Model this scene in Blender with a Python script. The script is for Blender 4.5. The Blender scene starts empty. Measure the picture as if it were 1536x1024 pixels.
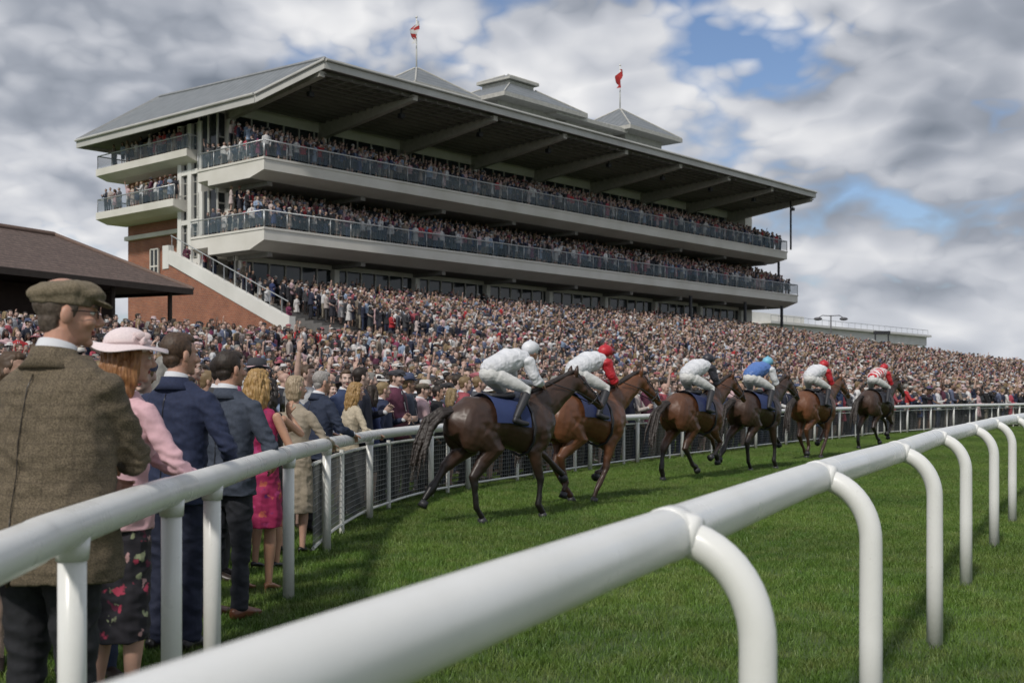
import bpy, math, random
import numpy as np
from mathutils import Vector, Matrix, noise
random.seed(7); np.random.seed(7)
scene=bpy.context.scene
V=Vector
LINK=[]
# ------------------------------------------------------------------ helpers
class MB:
    def __init__(s): s.v=[];s.f=[];s.m=[]
    def loft(s,rings,mi=0):
        n=len(rings[0]);o=len(s.v)
        for r in rings: s.v.extend(r)
        for i in range(len(rings)-1):
            for j in range(n):
                a=o+i*n+j;b=o+i*n+(j+1)%n
                s.f.append((a,b,b+n,a+n));s.m.append(mi)
        s.f.append(tuple(o+j for j in reversed(range(n))));s.m.append(mi)
        k=o+(len(rings)-1)*n
        s.f.append(tuple(k+j for j in range(n)));s.m.append(mi)
    def tube(s,pts,rads,n=12,side=None,mi=0,rnd=True):
        pts=[V(p) for p in pts]; rads=[(r,r) if not isinstance(r,(tuple,list)) else r for r in rads]
        if len(rads)==1: rads=rads*len(pts)
        if rnd:
            d0=(pts[0]-pts[1]).normalized()*min(rads[0])*0.5; d1=(pts[-1]-pts[-2]).normalized()*min(rads[-1])*0.5
            pts=[pts[0]+d0]+pts+[pts[-1]+d1]
            rads=[(rads[0][0]*.6,rads[0][1]*.6)]+rads+[(rads[-1][0]*.6,rads[-1][1]*.6)]
        N=len(pts);rings=[];px=None
        for i in range(N):
            t=(pts[min(i+1,N-1)]-pts[max(i-1,0)])
            if t.length<1e-9: t=V((0,0,1))
            t.normalize()
            h=V(side) if side is not None else (px if px is not None else (V((1,0,0)) if abs(t.x)<.9 else V((0,1,0))))
            x=h-t*h.dot(t)
            if x.length<1e-4: x=V((0,1,0))-t*t.y
            x.normalize();px=x;y=t.cross(x);ra,rb=rads[i]
            rings.append([pts[i]+x*(ra*math.cos(2*math.pi*j/n))+y*(rb*math.sin(2*math.pi*j/n)) for j in range(n)])
        s.loft(rings,mi)
    def ell(s,c,r,rot=None,mi=0,nu=14,nv=9):
        c=V(c);rings=[]
        for i in range(nv):
            ph=-math.pi/2+math.pi*(i+.15)/(nv-1+.3)
            rr=math.cos(ph);z=math.sin(ph);ring=[]
            for j in range(nu):
                a=2*math.pi*j/nu
                p=V((r[0]*rr*math.cos(a),r[1]*rr*math.sin(a),r[2]*z))
                if rot is not None: p=rot@p
                ring.append(c+p)
            rings.append(ring)
        s.loft(rings,mi)
    def box(s,lo,hi,mi=0):
        o=len(s.v);x0,y0,z0=lo;x1,y1,z1=hi
        for p in ((x0,y0,z0),(x1,y0,z0),(x1,y1,z0),(x0,y1,z0),(x0,y0,z1),(x1,y0,z1),(x1,y1,z1),(x0,y1,z1)): s.v.append(V(p))
        for f in ((0,3,2,1),(4,5,6,7),(0,1,5,4),(1,2,6,5),(2,3,7,6),(3,0,4,7)):
            s.f.append(tuple(o+i for i in f));s.m.append(mi)
    def poly(s,pts,mi=0):
        o=len(s.v);s.v.extend(V(p) for p in pts);s.f.append(tuple(range(o,o+len(pts))));s.m.append(mi)
    def prism(s,prof,x0,x1,mi=0):
        s.loft([[V((x0,p[0],p[1])) for p in prof],[V((x1,p[0],p[1])) for p in prof]],mi)
    def mesh(s,name):
        me=bpy.data.meshes.new(name);me.from_pydata([tuple(p) for p in s.v],[],s.f)
        me.polygons.foreach_set('material_index',s.m);me.update();return me
    def obj(s,name,mats,parent=None,smooth=False,loc=None,rotz=0):
        return mkobj(name,s.mesh(name),mats,parent,smooth,loc,rotz)
def mkobj(name,me,mats,parent=None,smooth=False,loc=None,rotz=0,link=True):
    for m in (mats if isinstance(mats,(list,tuple)) else [mats]): me.materials.append(m)
    if smooth: me.polygons.foreach_set('use_smooth',[True]*len(me.polygons))
    ob=bpy.data.objects.new(name,me)
    if link: LINK.append(ob)
    if parent: ob.parent=parent
    if loc is not None: ob.location=loc
    ob.rotation_euler[2]=rotz
    return ob
def empty(name,loc=(0,0,0),rotz=0):
    e=bpy.data.objects.new(name,None);LINK.append(e);e.location=loc;e.rotation_euler[2]=rotz;return e
def getco(me,attr='co'):
    a=np.empty(len(me.vertices)*3,np.float32);me.vertices.foreach_get(attr,a);return a.reshape(-1,3)
def remesh(mb,voxel,it=3,disp=None):
    me=mb.mesh('tmp');ob=bpy.data.objects.new('tmp',me);scene.collection.objects.link(ob)
    m=ob.modifiers.new('r','REMESH');m.mode='VOXEL';m.voxel_size=voxel
    if it: sm=ob.modifiers.new('s','SMOOTH');sm.factor=.5;sm.iterations=it
    dg=bpy.context.evaluated_depsgraph_get()
    out=bpy.data.meshes.new_from_object(ob.evaluated_get(dg))
    bpy.data.objects.remove(ob);bpy.data.meshes.remove(me)
    if disp:
        C=getco(out);Nn=getco(out,'normal')
        res=[disp(V(c),V(n)) for c,n in zip(C.tolist(),Nn.tolist())]
        out.vertices.foreach_set('co',np.array([tuple(r) for r in res],np.float32).ravel());out.update()
    return out
def join(name,parts,mats_order):
    vs=[];loops=[];starts=[];mi=[];vo=0;lo=0
    for me,mn in parts:
        n=len(me.vertices);a=np.empty(n*3,np.float32);me.vertices.foreach_get('co',a);vs.append(a)
        nl=len(me.loops);l=np.empty(nl,np.int32);me.loops.foreach_get('vertex_index',l);loops.append(l+vo)
        npol=len(me.polygons)
        st=np.empty(npol,np.int32);me.polygons.foreach_get('loop_start',st);starts.append(st+lo)
        mi.append(np.full(npol,mats_order.index(mn),np.int32));vo+=n;lo+=nl
        bpy.data.meshes.remove(me)
    out=bpy.data.meshes.new(name);out.vertices.add(vo);out.vertices.foreach_set('co',np.concatenate(vs))
    out.loops.add(lo);out.loops.foreach_set('vertex_index',np.concatenate(loops))
    st=np.concatenate(starts);out.polygons.add(len(st));out.polygons.foreach_set('loop_start',st)
    out.polygons.foreach_set('material_index',np.concatenate(mi))
    out.update(calc_edges=True);out.polygons.foreach_set('use_smooth',[True]*len(st));return out
# ------------------------------------------------------------------ materials
def newmat(name):
    m=bpy.data.materials.new(name);m.use_nodes=True;nt=m.node_tree;return m,nt,nt.nodes['Principled BSDF']
def N(nt,t,**k):
    n=nt.nodes.new(t)
    for a,b in k.items(): setattr(n,a,b)
    return n
def mixc(nt,fac,a,b,mode='MIX'):
    m=N(nt,'ShaderNodeMix',data_type='RGBA',blend_type=mode)
    for i,x in ((0,fac),(6,a),(7,b)):
        if isinstance(x,bpy.types.NodeSocket): nt.links.new(x,m.inputs[i])
        elif i==0: m.inputs[0].default_value=x
        else: m.inputs[i].default_value=(*x,1)
    return m.outputs[2]
def noisen(nt,scale,detail=4,vec=None,rough=.55,mapscale=None):
    n=N(nt,'ShaderNodeTexNoise');n.inputs['Scale'].default_value=scale;n.inputs['Detail'].default_value=detail;n.inputs['Roughness'].default_value=rough
    if vec is None:
        vec=N(nt,'ShaderNodeTexCoord').outputs['Object']
    if mapscale:
        mp=N(nt,'ShaderNodeMapping');mp.inputs['Scale'].default_value=mapscale;nt.links.new(vec,mp.inputs[0]);vec=mp.outputs[0]
    nt.links.new(vec,n.inputs['Vector']);return n.outputs['Fac']
def ramp(nt,fac,stops,interp='LINEAR'):
    r=N(nt,'ShaderNodeValToRGB');cr=r.color_ramp;cr.interpolation=interp
    while len(cr.elements)<len(stops): cr.elements.new(.5)
    for e,(p,c) in zip(cr.elements,stops):
        e.position=p;e.color=(*c,1) if len(c)==3 else c
    nt.links.new(fac,r.inputs[0]);return r.outputs[0]
def addbump(nt,b,h,strength=.3,dist=.01):
    bp=N(nt,'ShaderNodeBump');bp.inputs['Strength'].default_value=strength;bp.inputs['Distance'].default_value=dist
    nt.links.new(h,bp.inputs['Height']);nt.links.new(bp.outputs[0],b.inputs['Normal'])
def mat(name,col,rough=.6,col2=None,ns=3,bump=0,bs=40,bd=.01,metal=0,detail=4,mapscale=None):
    m,nt,b=newmat(name);b.inputs['Roughness'].default_value=rough;b.inputs['Metallic'].default_value=metal
    if col2 is None: col2=tuple(c*.75 for c in col)
    f=noisen(nt,ns,detail,mapscale=mapscale)
    r=ramp(nt,f,[(.3,(0,0,0)),(.7,(1,1,1))])
    nt.links.new(mixc(nt,r,col,col2),b.inputs['Base Color'])
    if bump: addbump(nt,b,noisen(nt,bs,3,mapscale=mapscale),bump,bd)
    return m
def randmat(name,palette,k,rough=.8):
    m,nt,b=newmat(name);b.inputs['Roughness'].default_value=rough
    oi=N(nt,'ShaderNodeObjectInfo');mu=N(nt,'ShaderNodeMath',operation='MULTIPLY');mu.inputs[1].default_value=k
    fr=N(nt,'ShaderNodeMath',operation='FRACT');nt.links.new(oi.outputs['Random'],mu.inputs[0]);nt.links.new(mu.outputs[0],fr.inputs[0])
    n=len(palette);c=ramp(nt,fr.outputs[0],[(i/n,c) for i,c in enumerate(palette)],'CONSTANT')
    f=noisen(nt,9,3)
    nt.links.new(mixc(nt,1.0,c,ramp(nt,f,[(.35,(.72,.72,.72)),(.7,(1.0,1.0,1.0))]),'MULTIPLY'),b.inputs['Base Color'])
    return m
# ------------------------------------------------------------------ camera
cam=bpy.data.cameras.new('camera');co=bpy.data.objects.new('camera',cam);LINK.append(co)
co.location=(0,0,1.5);co.rotation_euler=(math.radians(90),0,0);cam.lens=42.19;cam.sensor_width=36;cam.shift_y=.0508
cam.clip_start=.05;cam.clip_end=6000;cam.dof.use_dof=True;cam.dof.focus_distance=11;cam.dof.aperture_fstop=4.5
scene.view_settings.view_transform='Standard';scene.view_settings.look='None';scene.view_settings.exposure=0
# ------------------------------------------------------------------ light + sky
SUN=V((-.30,-.64,.70)).normalized()
sl=bpy.data.lights.new('sun','SUN');sl.energy=2.6;sl.angle=math.radians(5);sl.color=(1,.95,.87)
so=bpy.data.objects.new('sun',sl);LINK.append(so);so.rotation_euler=SUN.to_track_quat('Z','Y').to_euler();so.location=(0,0,60)
w=bpy.data.worlds.new('World');scene.world=w;w.use_nodes=True;nt=w.node_tree;nt.nodes.clear()
out=N(nt,'ShaderNodeOutputWorld');bg=N(nt,'ShaderNodeBackground');bg.inputs[1].default_value=.1;nt.links.new(bg.outputs[0],out.inputs[0])
sky=N(nt,'ShaderNodeTexSky',sky_type='NISHITA');sky.sun_disc=False;sky.sun_elevation=math.asin(SUN.z);sky.sun_rotation=math.atan2(SUN.x,SUN.y)
tc=N(nt,'ShaderNodeTexCoord');sp=N(nt,'ShaderNodeSeparateXYZ');nt.links.new(tc.outputs['Generated'],sp.inputs[0])
def mth(op,a,b=None,clamp=False):
    m=N(nt,'ShaderNodeMath',operation=op,use_clamp=clamp)
    for i,x in enumerate((a,b)):
        if x is None: continue
        if isinstance(x,bpy.types.NodeSocket): nt.links.new(x,m.inputs[i])
        else: m.inputs[i].default_value=x
    return m.outputs[0]
zc=mth('POWER',mth('MAXIMUM',sp.outputs[2],0.0001),.85)
cb=N(nt,'ShaderNodeCombineXYZ');nt.links.new(sp.outputs[0],cb.inputs[0]);nt.links.new(mth('MULTIPLY',sp.outputs[1],.5),cb.inputs[1]);nt.links.new(mth('MULTIPLY',zc,1.6),cb.inputs[2])
def mapped(loc):
    mp=N(nt,'ShaderNodeMapping');mp.inputs['Location'].default_value=loc;nt.links.new(cb.outputs[0],mp.inputs[0]);return mp.outputs[0]
def wn(vec,scale,detail,rough,dist=0.0):
    n=N(nt,'ShaderNodeTexNoise');n.inputs['Scale'].default_value=scale;n.inputs['Detail'].default_value=detail;n.inputs['Roughness'].default_value=rough;n.inputs['Distortion'].default_value=dist
    nt.links.new(vec,n.inputs['Vector']);return n.outputs['Fac']
def cloud(loc,oc,det):
    v=mapped(loc);tot=wn(v,3.6,det,.52)
    for k,(s,a) in enumerate(((7.7,.36),(16,.22),(35,.12))[:oc]):
        b=mth('ABSOLUTE',mth('SUBTRACT',wn(v,s,1,.5),.5))
        tot=mth('ADD',tot,mth('MULTIPLY',mth('SUBTRACT',b,.10),a*2))
    return tot
def blob(px,py,wd):
    d=V(((px-768)/1800,1,(590-py)/1800)).normalized()
    vm=N(nt,'ShaderNodeVectorMath',operation='SUBTRACT');nt.links.new(tc.outputs['Generated'],vm.inputs[0]);vm.inputs[1].default_value=d
    v2=N(nt,'ShaderNodeVectorMath',operation='MULTIPLY');nt.links.new(vm.outputs[0],v2.inputs[0]);v2.inputs[1].default_value=(1,1,1.7)
    v3=N(nt,'ShaderNodeVectorMath',operation='LENGTH');nt.links.new(v2.outputs[0],v3.inputs[0])
    mr=N(nt,'ShaderNodeMapRange',interpolation_type='SMOOTHSTEP');nt.links.new(v3.outputs['Value'],mr.inputs[0]);mr.inputs[1].default_value=0;mr.inputs[2].default_value=wd;mr.inputs[3].default_value=1;mr.inputs[4].default_value=0
    return mr.outputs[0]
SO=(5.1,2.6,.9);off=(.018,0,-.045)
n1=cloud(SO,3,7);n2=cloud(tuple(a+b for a,b in zip(SO,off)),2,3);n3=wn(mapped((9.3,4.1,0)),2.2,2,.5)
dens=n1
for px,py,wd,k in ((1060,60,.12,.17),(735,10,.07,.10),(1500,185,.08,.13),(1290,330,.08,.12),(110,395,.07,.06),(150,170,.22,-.22)):
    dens=mth('SUBTRACT',dens,mth('MULTIPLY',blob(px,py,wd),k))
cover=ramp(nt,dens,[(.30,(0,0,0)),(.42,(1,1,1))])
edge=mth('MULTIPLY',mth('SUBTRACT',n1,n2),2.3)
lum=mth('ADD',mth('ADD',edge,.58),mth('MULTIPLY',mth('SUBTRACT',n3,.5),1.2))
lum=mth('SUBTRACT',lum,mth('MULTIPLY',mth('MAXIMUM',mth('SUBTRACT',n1,.48),0.0),1.3))
for px,py,wd,k in ((100,80,.24,-.36),(1400,270,.15,-.30),(340,130,.12,-.12),(880,70,.14,.20),(1250,110,.13,.30),(1300,440,.16,.24),(520,30,.10,.18),(190,110,.05,.30),(60,320,.09,.15)):
    lum=mth('ADD',lum,mth('MULTIPLY',blob(px,py,wd),k))
lum=mth('ADD',lum,0.0,True)
ccol=ramp(nt,lum,[(0,(2.0,2.3,2.8)),(.35,(3.5,3.8,4.4)),(.65,(5.8,6.0,6.5)),(1,(8.7,8.7,8.8))])
hz=ramp(nt,sp.outputs[2],[(0,(1,1,1)),(.10,(0,0,0))])
skyc=mixc(nt,1.0,sky.outputs[0],(.90,.95,1.08),'MULTIPLY')
mx=mixc(nt,cover,skyc,ccol)
mx=mixc(nt,mth('MULTIPLY',hz,.45),mx,(6.6,6.9,7.4))
nt.links.new(mx,bg.inputs[0])
# ------------------------------------------------------------------ shared materials
def railmat():
    m,nt,b=newmat('white_rail_plastic')
    pos=N(nt,'ShaderNodeNewGeometry').outputs['Position']
    f=noisen(nt,3,8,pos);f2=noisen(nt,38,6,pos,.7);f3=noisen(nt,2.2,5,pos,.6)
    c=mixc(nt,ramp(nt,f,[(.3,(0,0,0)),(.75,(1,1,1))]),(.79,.79,.77),(.70,.70,.67))
    c=mixc(nt,ramp(nt,f2,[(.62,(0,0,0)),(.78,(.5,.5,.5))]),c,(.45,.44,.39))
    s3=N(nt,'ShaderNodeSeparateXYZ');nt.links.new(pos,s3.inputs[0])
    mm_=N(nt,'ShaderNodeMath',operation='MULTIPLY');nt.links.new(ramp(nt,s3.outputs[2],[(.0,(.7,.7,.7)),(.30,(0,0,0))]),mm_.inputs[0]);nt.links.new(f2,mm_.inputs[1])
    c=mixc(nt,mm_.outputs[0],c,(.25,.27,.15))
    nt.links.new(c,b.inputs['Base Color'])
    nt.links.new(ramp(nt,f3,[(.3,(.20,.20,.20)),(.7,(.40,.40,.40))]),b.inputs['Roughness']);addbump(nt,b,f2,.10,.002);return m
white_pl=railmat()
cream=mat('cream_concrete',(.72,.70,.65),.75,(.58,.56,.50),.35,.15,6,.02,detail=9)
white_c=mat('white_render',(.76,.75,.71),.6,(.64,.63,.59),.5,.1,8,.01,detail=8)
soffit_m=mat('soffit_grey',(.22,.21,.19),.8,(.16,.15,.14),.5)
steel=mat('galvanised_steel',(.50,.52,.53),.4,metal=.5)
dark=mat('dark_metal',(.03,.03,.035),.5)
def slate():
    m,nt,b=newmat('slate_roof');b.inputs['Roughness'].default_value=.55
    tcn=N(nt,'ShaderNodeTexCoord').outputs['Object']
    w2=N(nt,'ShaderNodeTexWave',bands_direction='Y');w2.inputs['Scale'].default_value=.45;nt.links.new(tcn,w2.inputs['Vector'])
    f=noisen(nt,1.2,6)
    c=mixc(nt,ramp(nt,f,[(.3,(0,0,0)),(.7,(1,1,1))]),(.21,.225,.24),(.15,.165,.175))
    c=mixc(nt,ramp(nt,w2.outputs['Fac'],[(.0,(.6,.6,.6)),(.15,(0,0,0))]),c,(.08,.09,.095))
    nt.links.new(c,b.inputs['Base Color']);return m
slate_m=slate()
def brick():
    m,nt,b=newmat('red_brick');b.inputs['Roughness'].default_value=.9
    s3=N(nt,'ShaderNodeSeparateXYZ');nt.links.new(N(nt,'ShaderNodeTexCoord').outputs['Object'],s3.inputs[0])
    ad=N(nt,'ShaderNodeMath',operation='ADD');nt.links.new(s3.outputs[0],ad.inputs[0]);nt.links.new(s3.outputs[1],ad.inputs[1])
    c3=N(nt,'ShaderNodeCombineXYZ');nt.links.new(ad.outputs[0],c3.inputs[0]);nt.links.new(s3.outputs[2],c3.inputs[1])
    bt=N(nt,'ShaderNodeTexBrick');bt.inputs['Scale'].default_value=2.2;bt.inputs['Color1'].default_value=(.38,.12,.055,1);bt.inputs['Color2'].default_value=(.27,.075,.04,1);bt.inputs['Mortar'].default_value=(.33,.25,.19,1);bt.inputs['Mortar Size'].default_value=.03
    nt.links.new(c3.outputs[0],bt.inputs['Vector'])
    f=noisen(nt,.8,5);nt.links.new(mixc(nt,1.0,bt.outputs[0],ramp(nt,f,[(.3,(.7,.7,.7)),(.7,(1.05,1.05,1.05))]),'MULTIPLY'),b.inputs['Base Color']);return m
brick_m=brick()
def glassm(name,col,alpha,rough=.08):
    m,nt,b=newmat(name);b.inputs['Roughness'].default_value=rough
    f=noisen(nt,.5,3);nt.links.new(mixc(nt,ramp(nt,f,[(.35,(0,0,0)),(.65,(1,1,1))]),col,tuple(c*.5 for c in col)),b.inputs['Base Color'])
    b.inputs['Alpha'].default_value=alpha;return m
glaz=glassm('dark_glazing',(.035,.042,.048),1)
balg=glassm('balustrade_glass',(.18,.25,.29),.34,.05)
frame_m=mat('window_frame',(.50,.49,.45),.5)
# ------------------------------------------------------------------ geometry of the place
P0=V((-15.5,75,0));TH=math.atan2(.751,.66);U=V((.66,.751,0));NB=V((.751,-.66,0))
def W(a,b,z=0): return P0+U*a+NB*b+V((0,0,z))
def hgt(a,b):
    if b>40: return 0.0
    if b>28: h=(40-b)/12*1.0
    else: h=1+(28-max(b,-4))/31*6.5
    if a<0: cap=2.7
    elif a<60: cap=9
    elif a<85: cap=6.6-(a-60)/25*3.0
    else: cap=3.6-(a-85)/55*.8
    return min(h,cap)
RAIL=[(-1.0,.5,1.1),(-1.25,2.94,1.1),(-1.31,3.43,1.1),(-1.39,4.74,1.1),(-1.43,5.4,1.09),(-1.62,8.7,1.065),(-1.70,10,1.04),(-1.76,11.5,1.02),(-1.76,13,1.0),(-1.6,15,1),(-1.0,17.7,1),(.6,21.3,1),(2.74,25.7,1),(5.4,30.3,1),(8.6,35.7,1),(15,45.5,1),(24,56,1),(36,68,1),(62,92,1),(100,126,1)]
NEAR=[(-1.05,-.4),(-.24,1.54),(.395,3.0),(1.28,5.04),(2.29,7.16),(3.36,9.5),(4.48,11.74),(5.6,14),(6.85,16.4),(9.6,21.2),(14,28),(22,39),(34,53),(52,72)]
def cr(P,n=10):
    out=[];P=[V(p) for p in P]
    for i in range(len(P)-1):
        p0=P[max(i-1,0)];p1=P[i];p2=P[i+1];p3=P[min(i+2,len(P)-1)]
        for k in range(n):
            t=k/n;out.append(.5*((2*p1)+(p2-p0)*t+(2*p0-5*p1+4*p2-p3)*t*t+(3*p1-p0-3*p2+p3)*t**3))
    out.append(P[-1]);return out
railP=cr(RAIL,12);nearP=cr([(x,y,1.15) for x,y in NEAR],12)
RY=np.array([p.y for p in railP]);RX=np.array([p.x for p in railP])
def xrail(y): return float(np.interp(y,RY,RX)) if y<126 else 200
def resample(P,step,start=0):
    out=[];acc=-start
    for i in range(len(P)-1):
        a,b=P[i],P[i+1];L=(b-a).length
        while acc<L:
            if acc>=0: out.append((a+(b-a)*(acc/L),(b-a).normalized()))
            acc+=step
        acc-=L
    return out
# ------------------------------------------------------------------ ground
def grassmat(name,blade=False):
    m,nt,b=newmat(name);b.inputs['Roughness'].default_value=.75 if not blade else .5
    pos=N(nt,'ShaderNodeNewGeometry').outputs['Position']
    f1=noisen(nt,.30,4,pos);f2=noisen(nt,4,6,pos);f3=noisen(nt,60,3,pos);f5=noisen(nt,1.1,4,pos)
    k=.95 if not blade else 1.36
    c=mixc(nt,ramp(nt,f1,[(.38,(0,0,0)),(.62,(1,1,1))]),(.072*k,.138*k,.018*k),(.112*k,.172*k,.030*k))
    c=mixc(nt,ramp(nt,f5,[(.45,(0,0,0)),(.68,(.7,.7,.7))]),c,(.050*k,.100*k,.014*k))
    c=mixc(nt,ramp(nt,f2,[(.46,(0,0,0)),(.72,(.9,.9,.9))]),c,(.155*k,.175*k,.055*k))
    c=mixc(nt,ramp(nt,f3,[(.3,(.8,.8,.8)),(.6,(0,0,0))]),c,(.035*k,.075*k,.012*k))
    mp=N(nt,'ShaderNodeMapping');mp.inputs['Rotation'].default_value=(0,0,math.radians(30));nt.links.new(pos,mp.inputs[0])
    wv=N(nt,'ShaderNodeTexWave',bands_direction='Y');wv.inputs['Scale'].default_value=.055;wv.inputs['Distortion'].default_value=1.5;nt.links.new(mp.outputs[0],wv.inputs['Vector'])
    c=mixc(nt,1.0,c,ramp(nt,wv.outputs['Fac'],[(.35,(.88,.88,.88)),(.65,(1.04,1.04,1.04))]),'MULTIPLY')
    nt.links.new(c,b.inputs['Base Color'])
    if not blade: addbump(nt,b,f3,.8,.03)
    else: b.inputs['Specular IOR Level'].default_value=.35
    return m
g=MB();R=3000;g.poly([(-R,-R,0),(R,-R,0),(R,R,0),(-R,R,0)]);g.obj('ground',grassmat('turf'))
te=MB();na=[-60,-40,-20,-5,-.01]+[.01+i*6 for i in range(28)]+[200];nb=[40-.8*i for i in range(56)]
idx={}
for b in nb:
    for a in na:
        for k in (0,1):
            idx[(a,b,k)]=len(te.v);te.v.append(W(a,b,hgt(a,b+(0.8 if k==0 else 0))+.01))
for i in range(len(nb)):
    for j in range(len(na)-1):
        A,B=na[j],na[j+1];b=nb[i]
        te.f.append((idx[(A,b,0)],idx[(B,b,0)],idx[(B,b,1)],idx[(A,b,1)]));te.m.append(0)
        if i<len(nb)-1:
            b2=nb[i+1];te.f.append((idx[(A,b,1)],idx[(B,b,1)],idx[(B,b2,0)],idx[(A,b2,0)]));te.m.append(0)
te.obj('terrace_steps',mat('terrace_concrete',(.16,.155,.15),.9,bump=.3,bs=4))
# ------------------------------------------------------------------ rails
def build_rails():
    mb=MB();mb.tube(nearP,[.066],n=28,rnd=False)
    js=[(.395,3.0),(1.28,5.04),(2.29,7.16),(3.36,9.5),(4.48,11.74),(5.6,14),(6.85,16.4)]
    js=[V((x,y,1.15)) for x,y in js]
    js+=[p for p,t in resample(nearP,2.45) if p.y>17.6][0:26]
    js.insert(0,V((-.50,.94,1.15)))
    for p in js:
        i=min(range(len(nearP)),key=lambda k:(nearP[k]-p).length)
        t=(nearP[min(i+1,len(nearP)-1)]-nearP[max(i-1,0)]).normalized();q=V((t.y,-t.x,0))
        pts=[];r=.22
        for k in range(13):
            a=math.pi/2*k/12
            pts.append(p+q*(r*math.sin(a)+.0)+V((0,0,-.005-r*1.15*(1-math.cos(a)))))
        b=pts[-1];pts+=[V((b.x,b.y,.5)),V((b.x,b.y,-.05))]
        mb.tube(pts,[.046]*13+[.047,.047],n=22,rnd=False)
        mb.tube([p-t*.045,p-t*.042,p+t*.042,p+t*.045],[.0665,.0690,.0690,.0665],n=28,rnd=False)
        mb.tube([p+q*.03,p+q*.062+V((0,0,-.004)),p+q*.075+V((0,0,-.006))],[.060,.054,.0495],n=22,rnd=False)
    for p,t in resample(nearP,4.9,1.15): mb.tube([p-t*.003,p+t*.003],[.0670],n=28,rnd=False)
    mb.obj('running_rail',white_pl,smooth=True)
    mb=MB();mb.tube(railP,[.062],n=24,rnd=False)
    bases=[3.6,4.95,5.75,8.7,11.4,14.2,17.2];P=[]
    for y in bases:
        i=min(range(len(railP)),key=lambda k:abs(railP[k].y-y));P.append(railP[i])
    P+= [p for p,t in resample(railP,2.6) if p.y>18.5]
    for p in P:
        mb.tube([(p.x,p.y,-.05),(p.x,p.y,.6),(p.x,p.y,p.z-.02)],[.042,.042,.042],n=18,rnd=False)
        mb.tube([(p.x,p.y,p.z-.10),(p.x,p.y,p.z-.03)],[.048,.054],n=18,rnd=False)
    mb.obj('crowd_rail',white_pl,smooth=True)
    fr=MB();wm=MB()
    F=[V((p.x-.06,p.y,0)) for p in railP if 10.8<p.y<130]
    for z in (.10,.86):
        fr.tube([p+V((0,0,z)) for p in F],[.018],n=6,rnd=False)
    for p,t in resample(F,2.6,.6): fr.tube([p+V((0,0,-.02)),p+V((0,0,.9))],[.028],n=8,rnd=False)
    for k in range(1,12):
        wm.tube([p+V((0,0,.10+k*.0635)) for p in F],[.0035],n=4,rnd=False)
    for p,t in resample(F,.075):
        if p.y<70: wm.tube([p+V((0,0,.10)),p+V((0,0,.86))],[.0035],n=4,rnd=False)
    e=empty('mesh_fence')
    fr.obj('frame',white_pl,e);wm.obj('wire_mesh',mat('fence_wire',(.22,.23,.23),.5,metal=.5),e)
build_rails()
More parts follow.
